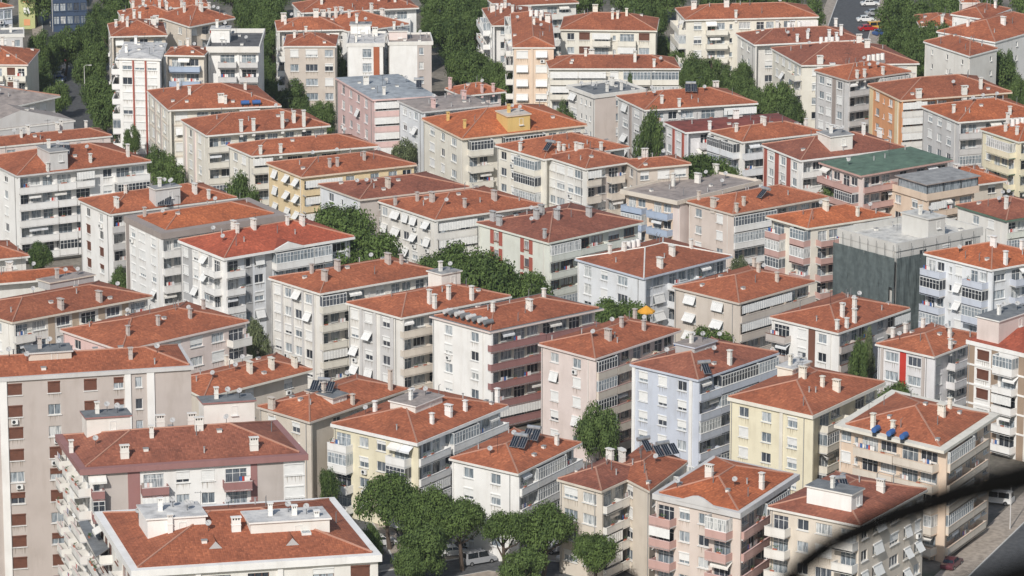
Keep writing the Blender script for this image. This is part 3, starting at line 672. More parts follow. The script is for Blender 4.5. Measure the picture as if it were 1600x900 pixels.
def road(pts, w, name='road', pw=2.4):
    """an asphalt street w metres wide along ground points, with kerbs and raised pavements"""
    RN[0] += 1; dz = RN[0] * .006; c = [Vector((p.x, p.y, dz)) for p in pts]; L = []; n = len(c)
    for i in range(n):
        d = (c[min(i + 1, n - 1)] - c[max(i - 1, 0)]).normalized(); L.append((c[i], Vector((-d.y, d.x, 0))))
    mb = MB(); kb = MB(); pv = MB()
    for i in range(n - 1):
        (p, a), (q, b) = L[i], L[i + 1]; h = w / 2
        mb.face([p - a*h + Vector((0,0,.008)), q - b*h + Vector((0,0,.008)), q + b*h + Vector((0,0,.008)), p + a*h + Vector((0,0,.008))], ASPH)
        for s in (-1, 1):
            for (o0, o1, z, m, tgt) in ((h, h + .18, .13, 'concrete', kb), (h + .18, h + pw, .125, PAVE, pv)):
                P = [p + a*s*o0, q + b*s*o0, q + b*s*o1, p + a*s*o1]; Z = Vector((0, 0, z))
                tgt.face([k + Z for k in P] if s > 0 else [k + Z for k in reversed(P)], m)
                tgt.face([P[0], P[1], P[1] + Z, P[0] + Z], m); tgt.face([P[3], P[2], P[2] + Z, P[3] + Z], m)
    for nm, m in ((name, mb), ('kerb', kb), ('pavement', pv)):
        o = put(nm, m.mesh(nm), I4); tag(o, kind='structure')

# streets that the photograph shows (and one alley): centre lines as ground points
e0, e1 = at(1515, 900), at(1600, 818); ed = (e1 - e0).normalized(); en = Vector((ed.y, -ed.x, 0)) * 4.3
road([e0 + en - ed * 60, e0 + en, e1 + en, e1 + en + ed * 60], 8.5, pw=4.2)
road([at(86, 232), at(128, 190), at(112, 150), at(108, 118), at(105, 84), at(96, 50), at(92, 10)], 8)
road([at(1345, 100), at(1322, 60), at(1335, 20), at(1352, -30)], 9.5)
road([at(590, 900), at(566, 850), at(535, 800), at(505, 735)], 6)
road([at(560, 915), at(760, 880), at(1000, 905)], 7)

# ---------------------------------------------------------------- the buildings, far ones first (A, B, C: eave corners in the photograph; n storeys)
b = building
# top left
b('apartment_building', (-75,78),(-62,100),(44,101),4,'cream block with brown shutters at the upper left edge, beside the dark street trees', L='w w', R='_ w _ K . b . K b', wall='cream', oR=.3, fas='palepink', ortho=1)
b('apartment_building', (-60,48),(-52,58),(38,56),4,'low block with grey parapet and dark flat roof beside the upper left street', R='w w w w', wall='lightgrey', roof='flat', rt='f:midgrey', oR=.1, fas='offwhite', ortho=1, nch=1)
b('apartment_building', (-60,4),(-50,18),(22,10),5,'white block with red roof and dark windows in the top left corner', R='. q q q q q', wall='white', wallR='bluegrey', ortho=1, oR=.3)
b('tower_block', (0,-115),(23,-105),(53,-105),7,'tall pale green block with a column of orange and white squares', L='w w', R='_', wall='greenyellow', oR=.1, roof='flat', rt='f:midgrey', ortho=1, extra=0, cat='tower block', pm='squares')
b('office_building', (60,-68),(78,-60),(136,-62),5,'dark blue glass office building beyond the upper left street', L='q q', R='q q q q q', wall='navy', wallR='navy', roof='flat', rt='f:midgrey', oR=.1, ortho=1, frame='navy', cat='office building')
b('apartment_building', (163,66),(183,91),(252,93),6,'tall white block with light metal roof and thin brown stripes down its front', L='. b . b', R='. S |! S |! S .', wall='white', c3='redstrip', rt='f:lightgrey', roof='hip', slope=.12, oR=.3, ortho=.6, nch=2, fas='white', ridge=None)
b('apartment_building', (246,75),(256,86),(320,87),6,'narrow block with small red roof and blue balconies between two white blocks', L='w', R='. B .', wall='sand', par='bluerail', oR=1.0, ortho=1, nch=1)
b('apartment_building', (305,52),(322,80),(406,80),6,'modern white block with dark flat roof and white rooftop cube', L='w w', R='_ b | b', wall='white', roof='flat', rt='f:darkgrey', oR=1.0, ortho=1, par='lightgrey', nch=0, ph=[(320,66,3.6,3.5,2.4,'white','f:lightgrey')], par_h=.9)
for A_, B_, C_, lb in (((165,38),(172,57),(262,55),'front left of the clustered red roofs above the white block'),((185,18),(192,31),(280,27),'middle red roof with pale chimneys in the top left cluster'),((268,22),(296,42),(368,28),'right hand red roof of the top left cluster, above the modern white block'),((200,2),(210,14),(330,10),'rearmost red roof of the top left cluster, cut by the frame')):
    b('apartment_building', A_,B_,C_,5,lb, wall='sand', L='w w', R='w b w', nch=7, ch_kind='s', slope=.36, rt='tile', dishes=3)
b('apartment_building', (213,143),(262,172),(440,165),5,'cream block with five tall pilaster strips and a broad red roof beside the street trees', L='. w | w | w .', R='. A . B b w .', wall='cream', c2='taupelight', band='sand', tanks=[(386,160),(402,158)], ch=[(296,148),(345,148,'w'),(352,145),(383,140),(278,140)], cap='sand')
b('apartment_building', (280,188),(322,212),(517,196),5,'cream block with a row of four tall white roof chimneys', L='. | w | s .', R='b w b w b', wall='cream', gz=0, c2='palepink', ch=[(379,207,'t'),(401,195,'t'),(444,202,'l'),(459,184,'t'),(477,199,'l')], ortho=.3)
b('apartment_building', (345,228),(393,244),(592,228),4,'long low red roof between the tall chimney roof and the yellow block', L='. w w .', R='b w b w b w b', wall='cream', gz=3.1, ortho=.4, ch=[(410,232),(443,232)])
b('apartment_building', (-40,148),(-20,176),(95,150),4,'brown and grey roofed building behind the white gable wall', L='w', R='w w w', wall='offwhite', rt='f:taupe', slope=.25, nch=3, ortho=1)
b('apartment_building', (-60,196),(-52,208),(118,188),4,'building with a broad white gable wall above the terracotta roof at left', L='w', R='_ n _ n _', wall='lightgrey', roof='gable2', rt='f:taupe', oR=.1, slope=.28, nch=0, ortho=1, ridge=None)
b('apartment_building', (-60,222),(-50,234),(176,212),4,'long red roof with small chimneys just above the big white balcony block', R='_ w _ w _', wall='palepink', oR=.2, nch=6, ortho=1, fas='offwhite')
b('apartment_building', (-40,248),(26,275),(237,252),5,'big white block with continuous balcony bands and a white rooftop room at left', L='. w w .', R='B b b _ w G', wall='white', fas='lightgrey', ph=[(84,256,3.2,5.5,1.9,'lightgrey','f:midgrey')], ch=[(200,250,'t'),(79,258),(141,241)], ortho=.6, solar=[(100,236,2)], skip=1, slab='lightgrey')
# top centre
b('apartment_building', (420,34),(432,48),(540,46),5,'left one of the jumbled red roofs at the top centre', wall='offwhite', nch=7, slope=.34, ortho=1, L='w w')
b('apartment_building', (520,30),(548,50),(640,38),5,'right one of the jumbled red roofs at the top centre', wall='white', nch=7, slope=.34, ortho=1, L='w w')
b('apartment_building', (452,6),(470,20),(655,12),5,'rearmost long red roof at the top centre, cut by the frame', wall='white', nch=9, slope=.34, ortho=1, L='w w')
b('apartment_building', (428,56),(442,72),(526,72),5,'beige block with small red roof and white windows beside the tall ivy covered tree', L='b b', R='. w . W . w', wall='offwhite', wallR='beige', oR=.3, ortho=1, nch=3, fas='offwhite')
b('apartment_building', (528,52),(541,71),(601,71),5,'modern white block with orange panel in its portal', L='_', R='. _* q #! .', c3='rust', wall='white', c2='white', roof='flat', rt='f:lightgrey', oR=.1, ortho=1, nch=2, ph=[(546,52,4,3,1.6,'white','f:midgrey')])
b('apartment_building', (590,55),(606,69),(677,68),5,'white block with blank front wall, taupe edge and dark flat roof', L='_', R='_ _ _ d* #', c2='taupelight', wall='white', roof='flat', rt='f:taupe', oR=.1, ortho=1, nch=1, ph=[(608,62,3.6,3,1.6,'palepink','f:midgrey')])
b('apartment_building', (517,122),(582,156),(684,150),5,'pink block with grey sheet roof and white windows', L='. q w w q .', R='c b', wall='pink', c2='white', wallR='white', par='pink', roof='hip', slope=.07, rt='f:metalgrey', fas='pink', ridge=None, ch=[(572,132,'w'),(600,148)], ortho=.3, cap='white', solar=[(655,138,1)])
b('apartment_building', (620,157),(660,175),(770,164),5,'pale blue block with low brown roof beside the pink block', L='. w n w .', R='w b w', wall='paleblue', fas='lightgrey', slope=.06, rt='f:taupe', ridge=None, ch=[(677,168,'w'),(725,155,'w')], chc='pink', ortho=.3)
b('apartment_building', (662,185),(722,217),(918,195),5,'peach block with cream eaves, curved corner balcony and yellow rooftop room', L='. A w W .', R='. b _ G . b w', wall='cream', wallR='cream', fas='peach', par='cream', ph=[(800,192,4.5,5,1.3,'ochre','f:beige')], ch=[(700,188),(726,200)], chc='ochre', ortho=.3, rt='tilenew', oR=.5)
b('apartment_building', (700,138),(722,150),(790,143),5,'small red hipped roof with pink chimneys behind the pale blue block', wall='palepink', L='w', R='w w w', chc='pink', ch=[(700,140,'t'),(765,150),(787,150)], ortho=1, slope=.35)
# right of centre, top
b('apartment_building', (757,14),(768,40),(848,38),4,'red roof with pale chimneys at the top, left of the cream gabled house', L='b b w', R='w w', wall='white', ortho=.7, nch=6)
b('apartment_building', (768,22),(800,74),(868,74),5,'brown and white block with small hipped roof left of the cream gabled house', L='b w b w', R='A |* A .', wall='offwhite', c2='peach', wallR='peach', ortho=.9, oR=.3, nch=3)
b('apartment_building', (846,28),(874,46),(1027,48),4,'cream gabled house with white awnings over its balconies', L='w', R='. k K c n c K .', wall='cream', par='cream', roof='hip', slope=.36, ortho=1, oR=.5, ch=[(930,32,'w'),(957,32),(965,32),(979,30)], fas='cream')
b('apartment_building', (760,0),(775,10),(905,4),4,'red roofs at the top edge behind the cream gabled house', wall='offwhite', nch=7, ortho=1)
b('apartment_building', (836,91),(857,107),(1064,107),4,'long cream block with red hipped roof and pale awnings above the dark flat roof', L='. w s .', R='C C . w . G G', wall='cream', par='cream', fas='offwhite', ortho=.7, oR=.6, ch=[(923,88,'w'),(992,102,'t'),(1022,96),(915,90)])
b('apartment_building', (888,136),(928,152),(1010,142),4,'small block with dark flat roof and striped window openings', L='A n n n .', R='_ w _', wall='offwhite', wallR='pinkbeige', roof='flat', rt='f:slate', oR=.2, ortho=.6, nch=3)
b('apartment_building', (947,152),(1007,172),(1185,161),5,'pale block with wide red hipped roof and a large skylight box', L='. A | A .', c2='taupe', R='. b w W . b . C', wall='lightgrey', ortho=.6, oR=1.0, ch=[(1034,153),(1070,155),(1110,137,'w')], solar=[(1080,142,2)])
b('apartment_building', (1040,14),(1070,31),(1280,26),5,'cream block with three balcony bays at the top right centre', L='. b b', R='. w b n W b . w b', wall='cream', wallR='cream', par='cream', ortho=1, oR=.5, ch=[(1084,14,'w'),(1135,14,'w'),(1152,18)], fas='offwhite')
b('apartment_building', (1141,53),(1178,70),(1350,62),4,'dark red roofs with many pale chimneys behind the long cream block', L='. w w .', R='w b w', wall='offwhite', ch=[(1212,48,'t'),(1238,50,'w'),(1262,50),(1300,42,'t'),(1314,52,'t'),(1297,64,'t'),(1250,68),(1320,70)], rt='tileold', ortho=.8, fas='white')
b('apartment_building', (1178,77),(1252,102),(1437,99),4,'long cream block with broad white ridge cap below the dark red roofs', L='. a a a b', R='w w w w', wall='cream', ortho=.5, fas='offwhite', ch=[(1289,87,'w'),(1376,88,'w'),(1284,100),(1342,75,'w'),(1355,72,'w')], rt='tileold', oR=.5, sky=[(1310,90)])
b('apartment_building', (1272,110),(1325,126),(1425,112),5,'pale grey block with taupe pilaster beside the orange block', L='. w w #* w .', R='b b', wall='lightgrey', c2='taupe', ortho=.2, ch=[(1352,108),(1391,120),(1362,129)], par='lightgrey', fas='taupelight')
b('apartment_building', (1355,132),(1407,157),(1582,144),5,'orange block with yellow corner strips and orange awnings', L='#* w n w #*', R='c b w b w', wall='orange', c2='yellow', wallR='orange', par='offwhite', fas='peach', ortho=.2, ch=[(1440,138,'w'),(1418,122),(1514,137,'w'),(1532,143,'t')], rt='tile')
b('apartment_building', (1435,167),(1497,191),(1640,180),5,'light grey block with red roof at the right edge, in front of the orange block', L='. w w w .', R='b . b w b', wall='lightgrey', ortho=.4, ch=[(1490,176),(1578,170)], rt='tilenew')
b('apartment_building', (1532,202),(1592,222),(1665,212),5,'pale yellow block with green balcony trim at the right edge', L='. w G', R='b b', wall='lightyellow', par='lightyellow', ortho=.4, fas='palegreen', rt='tilenew', slab='green')
# top right white complex
b('terraced_house', (1430,24),(1436,41),(1504,41),3,'low white house with red roof left of the tall pale tower', R='_ n _', L='_', wall='white', ortho=1, oR=.2, ch=[(1472,32,'t')], dishes=0)
b('stair_tower', (1494,-2),(1501,4),(1532,4),4,'tall narrow pale tower with small red roof', R='_', L='_', wall='palepink', ortho=1, oR=.1, cat='tower', nch=0, dishes=0, slope=.2)
b('terraced_house', (1530,43),(1555,66),(1660,36),4,'white house with broad red roof in the top right corner', R='_ n n n _', L='_', wall='white', roof='hip', ortho=.8, oR=.2, nch=2, dishes=0, fas='white')
b('terraced_house', (1530,18),(1538,30),(1580,14),4,'small red roof between white parapets right of the pale tower', R='_', L='_', wall='white', ortho=.8, oR=.2, nch=1, dishes=0, fas='white')
b('terraced_house', (1493,62),(1515,88),(1560,76),4,'white house with small red roof behind the conifer at right', R='_ n', L='n n n', wall='offwhite', ortho=.5, oR=.2, nch=0, dishes=0, fas='white')
# second band
b('apartment_building', (411,255),(471,277),(652,257),5,'yellow block with white awnings over its corner windows', L='. a . a a', R='C . w _ w . w w', wall='yellow', par='yellow', fas='peach', oR=.5, ch=[(515,256),(527,254),(569,246)], chc='taupelight', ortho=.3, pt=.8, slope=.24)
b('apartment_building', (490,289),(562,312),(735,292),4,'white block with brownish red roof behind the big pines', L='. w n _ .', R='_ w b w b', wall='paleblue', gz=3.6, wallR='taupelight', fas='beige', oR=.5, ch=[(606,292,'w')], rt='tileold', ortho=.3, slope=.22)
b('apartment_building', (585,315),(680,344),(850,320),5,'off white block whose left front has rows of tilted white shutters', L='a . A a a n a .', R='C w A . w w', wall='offwhite', gz=0, fas='offwhite', oR=.8, ch=[(675,315,'w'),(652,314),(726,323),(772,311,'w'),(610,322)], chc='taupelight', pt=.8, ortho=.3, slope=.24)
b('apartment_building', (767,228),(850,249),(985,230),5,'cream block with white bay windows, behind the block with corner balconies', L='. w . w . G', R='w w w', wall='cream', ortho=.4, solar=[(857,230,1,-.6)], ch=[(873,240),(800,238),(912,228,'w')])
b('apartment_building', (850,244),(915,264),(994,252),5,'off white block with semicircular corner balconies and red hipped roof', L='. a W . s W', R='b w b w', wall='offwhite', wallR='taupelight', par='sand', ortho=.2, ch=[(944,235),(876,238),(900,236)], band=None)
b('apartment_building', (975,250),(996,264),(1081,256),5,'beige block with wide eaves joined behind the corner balcony block', L='w', R='w . S S', wall='beige', fas='sand', oR=.6, ortho=.4, ch=[(999,242,'w')], slope=.22)
b('apartment_building', (968,300),(1058,318),(1190,285),4,'pinkish block with flat grey roof and pale blue balcony parapets', L='b . b #', R='_ w _', wall='peach', c2='palepink', wallR='palepink', roof='flat', rt='f:taupe', par='bluerail', oR=.3, oL=1.2, ch=[(1052,290,'t'),(1090,285,'w'),(1130,268,'w')], ortho=.3, fas='sand')
b('apartment_building', (1071,315),(1145,335),(1295,308),4,'pinkish beige block with white glazed corner bays', L='. w _ w .', R='G . b b', wall='pinkbeige', par='white', fas='beige', ch=[(1110,325,'w'),(1162,315),(1092,312),(1155,333)], ortho=.3, solar=[(1192,304,1,-.8)])
b('apartment_building', (1105,206),(1160,222),(1290,207),5,'white block with glazed balconies and pale parapets between the dark red and striped blocks', L='. G . G', R='b w b', wall='offwhite', ortho=.4, par='paleblue')
b('apartment_building', (1190,226),(1251,251),(1417,231),5,'white block with dark red vertical stripes and a white angular rooftop room', L='#* w #* w #* w', R='b . b w b', c2='redstrip', wall='white', fas='white', ortho=.2, rt='tileold', ph=[(1298,224,4.5,4.5,1.8,'offwhite','f:midgrey')], ch=[(1349,215,'t'),(1377,215,'w')])
b('apartment_building', (1032,191),(1071,207),(1252,193),5,'lavender white block with plain dark red roof', L='w |* w |*', c2='redstrip', R='_ b C w', wall='lavender', fas='white', rt='f:darkred', slope=.14, ridge=None, ch=[(1110,203),(1150,185,'w')], ortho=.5, dishes=1)
b('apartment_building', (1282,253),(1345,275),(1490,250),4,'block with flat green roof and glazed upper windows', gz=4.2, L='. G G', R='b w b', wall='palepink', c2='white', par='rose', fas='rose', rt='f:green', slope=.03, ridge=None, nch=0, ortho=.3, dishes=1, oL=.6)
b('apartment_building', (1470,268),(1500,292),(1575,282),3,'small bright red roof between the green roof and the yellow block', wall='sand', ortho=.5, nch=1, L='w w', R='w w', rt='tilenew')
t34 = b('apartment_building', (1385,292),(1448,312),(1530,298),4,'peach block with a dark canopied roof terrace', L='. w . w .', R='c b b', wall='peach', roof='flat', rt='f:taupe', fas='peach', par='peach', ortho=.4, oR=.9, nch=0, dishes=1, par_h=.9)
b('apartment_building', (1491,321),(1572,345),(1665,330),4,'block with red roof, green eaves and dark glazed top floor at the right edge', L='_ w w .', R='G G', wall='offwhite', fas='green', ortho=.4, rt='tileold', ch=[(1572,325,'t')], par='palegreen')
# third band
b('apartment_building', (120,312),(172,335),(372,309),5,'tall white block with brown shutters and a white rooftop room', L='. k . k .', R='b b . B', wall='white', fas='offwhite', par='lightgrey', ch=[(182,322,'w'),(304,296,'w'),(326,306),(196,302)], ph=[(249,326,4.5,2.4,1.9,'lightgrey','f:midgrey')], ortho=.3, solar=[(262,308,2)], gutter='slate', cap='offwhite')
b('apartment_building', (195,337),(252,365),(450,335),5,'white block behind a brown parapet with sunken red roof', L='#* s S . a .', R='b w b w', wall='white', c2='taupe', fas='taupe', fth=1.0, rin=1.7, slope=.28, oR=.9, oL=.1, ch=[(226,338)], chc='taupelight', gutter='taupe', ortho=.2, rt='tilenew')
b('apartment_building', (278,375),(350,404),(555,370),5,'white block with grey panels, tilted shutters and a small triangular gable on its eave', L='. s* #* a |! . a #* b', R='b . d* a #* B b . W |', wall='white', wallR='paleblue', c2='grey', c3='white', par='white', fas='white', fth=.4, ortho=.2, ch=[(355,357,'w'),(371,368),(396,357,'w'),(449,356),(472,352,'w')], chc='offwhite', rt='tilered', ped=[('R', 12.0, 5.5, 1.0)], pt=.7)
b('apartment_building', (744,348),(857,380),(1007,347),4,'pale green block with rust red shutter panels and wraparound balconies', L='. r . r . ', R='B B . W . W .', wall='palegreen', gz=2, fas='palegreen', rt='tileold', slope=.22, oR=1.2, par='palegreen', ch=[(780,352,'w'),(838,342,'w'),(846,335,'w'),(870,342,'w'),(920,338,'w'),(770,345,'w'),(851,372)], chc='grey', dishes=3, frame='brown', ortho=.2)
b('apartment_building', (900,404),(1006,435),(1145,400),4,'white block with blue grey eaves and two tall chimneys', L='. q . w . W _', R='A A . B O', wall='paleblue', fas='bluegrey', ridge='offwhite', ch=[(1031,418,'w'),(1050,399,'w'),(1080,388),(976,392),(953,396)], ortho=.2, slope=.24, rt='tile')
b('apartment_building', (1178,343),(1262,357),(1395,337),5,'cream block with glazed balconies over pink parapets', L='G . _ . n G', R='. b b b', wall='cream', par='rose', fas='cream', oR=.4, oL=1.0, ortho=.7, rt='tilenew', ch=[(1290,330,'w'),(1340,332)], cap='white')
t31 = b('building_under_construction', (1306,367),(1400,391),(1536,365),5,'bare concrete building wrapped in dark scaffold netting', L='_', R='_ w w w', wall='concrete', roof='flat', rt='f:concrete', fas='concrete', ortho=.3, oR=.2, oL=.1, nch=0, dishes=0, par_h=1.1, cat='construction site', ph=[(1450,374,3.6,6.0,3.2,'concrete','f:concrete')])
b('apartment_building', (1437,397),(1549,422),(1655,403),5,'pale blue and white block with glazed corner at the right edge', L='G . n . a _ G*', R='W b W', wall='paleblue', par='bluegrey', fas='white', ortho=.3, rt='tilenew', ch=[(1571,414,'t'),(1552,386,'w'),(1596,390)], oR=.8)
b('apartment_building', (1050,448),(1155,474),(1275,440),4,'beige block with wide tilted shutters and a yellow flowering roof plant', L='. A . A .', R='B b', wall='beige', par='beige', fas='beige', pt=1, ortho=.2, slope=.26, ch=[(1185,425),(1214,440),(1198,412)])
b('apartment_building', (1203,495),(1310,521),(1423,482),4,'white block with brown vertical panel and curved brown balcony rims', L='b . s #* w .', R='b b _ w b', wall='white', c2='brown', wallR='lightgrey', par='taupelight', fas='offwhite', cap='brown', ortho=.2, slope=.26, ch=[(1316,495,'t'),(1335,487,'t'),(1335,504,'t'),(1308,515),(1323,512)])
b('apartment_building', (1368,537),(1460,558),(1547,525),4,'white block with a bright orange red vertical panel', L='. | W #! W | .', R='S b w', wall='lavender', c2='taupelight', c3='brightred', fas='offwhite', ortho=.2, slope=.26, ch=[(1391,527),(1412,520),(1442,512),(1484,527),(1485,545)])
b('apartment_building', (-60,385),(-50,410),(47,400),3,'small red roof at the left edge below the hedge', L='w', R='w w', wall='offwhite', ortho=1, nch=1)
# left middle
b('apartment_building', (-70,432),(-60,448),(130,432),4,'red roof strip just behind the wide roof with brown window piers', L='w', R='w w', wall='offwhite', ortho=1, nch=2, rt='tilenew', slope=.24)
b('apartment_building', (-70,480),(19,504),(240,463),4,'wide red roof with stout chimneys over a front of brown window piers', L='w w', R='b W #* W #* b #* W #* b', c2='tan', wall='offwhite', fas='sand', ortho=.3, oR=1.0, ch=[(95,483,'w'),(155,471,'w')], chc='taupelight', slope=.24, ph=[(75,452,8,3,.2,'grey','f:taupe')])
b('apartment_building', (95,515),(190,548),(390,502),4,'pink block with curved white balcony at its right end', L='w w', R='_ b w W . W . W b', wall='pink', wallR='palepink', par='offwhite', fas='palepink', ortho=.3, oR=.5, ch=[(200,524),(247,508),(297,497),(318,483)], chc='taupelight', slope=.24)
b('apartment_building', (-80,560),(-62,595),(303,572),10,'tall beige tower with white pilaster strips and small diamond windows', L='w w', R='_:57 |!:12 K*:26 _:38 K*:23 _:35 K*:24 _:24 K*:19 |!:10 d*:26 |!:12 _:60', wall='wallbeige', wallR='wallbeige', c2='taupelight', c3='white', fas='lightgrey', fth=.5, ortho=1, oR=.3, rin=.5, slope=.26, ch=[(204,557)], chc='taupelight', ph=[(45,562,5.5,3.5,.9,'beige','f:slate')], det=10, dishes=3, cat='tower block')
b('apartment_building', (414,435),(500,459),(695,425),5,'off white block with tall narrow window strips and stacked side balconies', L='. s | w | w | w | .', R='b b . w b b', wall='offwhite', c2='lightgrey', par='cream', fas='offwhite', ortho=.3, slope=.26, ch=[(487,427),(507,438,'w'),(527,423,'w'),(606,412,'w'),(627,412)], chc='taupelight')
b('apartment_building', (535,474),(627,497),(800,463),5,'off white block with pink tinted pilaster strips and one dark red window', L='a | a* | . a* | .', R='b b w b', c2='lightgrey', wall='offwhite', par='sand', fas='offwhite', ortho=.3, slope=.27, ch=[(671,474,'t'),(679,482,'t'),(701,467,'t'),(737,469,'t')], chc='offwhite', ph=[(690,446,3.6,3,1.6,'offwhite','f:midgrey')])
b('apartment_building', (665,495),(766,519),(944,482),5,'block with blank white side wall, rose balcony bands and a row of roof tanks', L='_ w . _ w .', R='B B', wall='white', wallR='cream', par='maroon', fas='palepink', ortho=.35, oR=1.5, bp=1.4, ch=[(827,484,'w'),(850,466),(770,487)], rt='tile', slope=.24, gutter='slate', rin=.5, tanks=[(700,492,'lightgrey'),(709,494,'slate'),(718,496,'lightgrey'),(727,499,'slate'),(736,501,'lightgrey'),(745,504,'slate'),(754,506,'lightgrey'),(763,509,'slate')])
b('apartment_building', (842,537),(930,561),(1065,516),5,'pale pink block with white tilted shutters and a glazed corner', L='. a . a .', R='g b b b', wall='palepink', par='sand', slab='palepink', fas='palepink', ortho=.15, ch=[(950,531,'w'),(971,511),(1006,516),(992,498)], cap='rose', slope=.26, chc='taupelight')
b('apartment_building', (984,569),(1091,594),(1218,551),5,'blue grey block with white corner posts and white glazed balconies', L='| a . s . w |', R='b G b', wall='bluegrey', c2='white', par='bluegrey', fas='bluegrey', ortho=.15, ch=[(1140,570,'t')], solar=[(1103,585,1,.3)], ph=[(1085,552,5,3.5,.7,'grey','f:taupe')], slope=.27, rt='tileold', cap='white')
b('apartment_building', (1512,530),(1640,562),(1760,520),5,'white gridded block with brown panels and bright red roof at the right edge', L='#* K #* b #* K', R='b', wall='white', c2='panelbrown', fas='white', fth=.6, ortho=.3, rt='tilered', oL=.15, ph=[(1560,538,9,4,2.2,'palepink','f:slate')], ridge=None, band='white', nch=0)
b('apartment_building', (1137,620),(1270,650),(1384,597),5,'pale yellow block with cream eaves and wide box chimneys', L='. w . w .  |  w .', R='_ b _ b', wall='lightyellow', fas='cream', par='cream', c2='cream', ortho=.1, ch=[(1254,590,'w'),(1285,604),(1307,611,'w')], chc='cream', slope=.27, shut=WHITE, ph=[(1238,586,5,2.6,.6,'cream','f:lightgrey')], tanks=[(1225,578,'white'),(1238,572,'white'),(1250,568,'offwhite'),(1262,564,'white')], fth=.5)
b('apartment_building', (1303,664),(1475,705),(1562,647),5,'cream block with long wraparound balconies and blue tanks on its roof edge', L='w n B B', R='G b . w', wall='peach', par='sand', fas='cream', ortho=.0, ch=[(1364,670,'t'),(1395,674),(1471,650,'w'),(1484,638)], oL=1.3, rin=1.3, slope=.27, tanks=[(1362,681),(1386,686),(1408,690)], slab='peach', cap='peach', fth=.4)
# front left
b('apartment_building', (300,590),(318,622),(490,578),4,'red roof behind the rose trimmed block, edged with potted plants', L='w', R='_ w w', wall='sand', fas='cream', ortho=.6, ch=[(390,582,'w'),(424,576,'w'),(460,573,'w'),(330,560)], dishes=3, slope=.24)
b('apartment_building', (405,634),(484,660),(640,608),4,'red roof split by a dark terrace with solar panels', L='w w', R='_ w b w', wall='sand', fas='beige', ortho=.3, oR=.7, ch=[(610,609,'l'),(551,632),(416,642,'w')], solar=[(505,612,3,-.3)], ph=[(520,632,3.0,5.5,.5,'offwhite','f:slate')], slope=.27)
b('apartment_building', (516,662),(652,693),(795,634),4,'white eaved block with yellow side wall, long glazed right front and flat grey roof top', L='b . w . w . b', R='B . G B', wall='lightyellow', wallR='paleblue', par='white', fas='white', fth=.45, ortho=.0, ch=[(586,643),(675,662),(701,650,'w'),(727,642),(777,630,'t')], ph=[(649,646,6.5,4.5,.9,'offwhite','f:taupe')], slope=.24, slab='paleblue')
b('apartment_building', (55,682),(125,734),(482,710),8,'large block with rose eaves and balcony bands and a grey blank panel', L='b w b w b b', R='b:22 _*:40 #!:20 B:46 _:12 w:26 _:16 w:26 _:10 B:48 #!:11 _*:44 W:36', wall='white', wallR='white', c2='taupelight', c3='maroon', par='maroon', fas='maroon', fth=.75, rin=.9, oR=.5, oL=1.3, ortho=.7, det=8, ch=[(250,667,'w'),(300,665,'w'),(311,674,'w'),(195,720,'w'),(237,684),(397,707,'w'),(109,706)], ph=[(136,684,5.5,3,1.9,'offwhite','f:slate'),(312,655,6.5,3,1.5,'offwhite','f:slate')], slope=.31, parL='offwhite', rt='tileold', gutter='maroon', cap='palepink', skip=1)
t66 = b('apartment_building', (139,800),(205,892),(597,867),9,'nearest block at the bottom left with broad white parapets and rooftop rooms', L='b w b', R='_ W |! W W |! _ W K', wall='offwhite', fas='white', fth=.8, rin=.9, oR=.5, oL=.5, ortho=.25, det=9, ch=[(266,832,'t'),(369,827,'w'),(460,818,'t'),(495,826,'t')], chc='white', ph=[(231,842,6.6,5.2,1.4,'white','f:lightgrey'),(392,832,9,4.2,1.0,'offwhite','f:lightgrey')], slope=.26, dishes=4, dorm=[(336,853),(456,848)], sky=[(478,832)], c3='white', frame='brown', gutter='white')
# front middle and right
b('apartment_building', (702,716),(810,741),(910,692),4,'white block with curved white balconies above the parked cars, solar panels on its roof', L='. w . w . ', R='b G b', wall='white', par='white', fas='offwhite', ortho=.1, ch=[(870,695)], solar=[(812,700,2,-.4),(832,688,2,-.4)], slope=.27)
b('apartment_building', (958,733),(1015,768),(1075,722),4,'small block with red roof and three long solar panels behind the gabled block', L='w', R='q . q b', wall='sand', fas='sand', ortho=.1, oR=.2, solar=[(1040,712,3,.5),(1010,705,1,.5)], ch=[(972,722,'w'),(944,706,'w')], slope=.27)
b('apartment_building', (872,748),(940,768),(1013,735),4,'beige block with steep brown red roof and a dark balcony hood', L='. W . W', R='b b q', wall='sand', wallR='offwhite', fas='sand', ortho=.2, oR=1.0, par='offwhite', rt='tileold', slope=.36, ch=[(953,720,'w')], roof='hip', slab='slate')
b('apartment_building', (1019,771),(1157,802),(1250,741),5,'pinkish beige block with grey eave band, pink balconies and a bright red roof', L='b w . w b', R='b b _', wall='pinkbeige', par='rose', fas='lightgrey', fth=.75, rin=.7, ortho=.0, ch=[(1190,764,'t'),(1108,745,'w')], slope=.27, rt='tilenew', cap='pink', ped=[('L', 7.0, 6.5, 1.0)])
b('apartment_building', (1198,792),(1345,822),(1450,765),5,'pale block with white round balconies and many tilted shutters, partly behind the dark blur', L='b . w . W . b', R='a A . W a a', wall='sand', fas='offwhite', par='offwhite', ortho=.0, oR=.4, ch=[(1276,776,'w'),(1376,768,'w')], ph=[(1330,800,3.0,6.5,1.8,'white','f:slate')], slope=.26, rt='tileold', solar=[(1312,768,2,.2)], pt=.9)
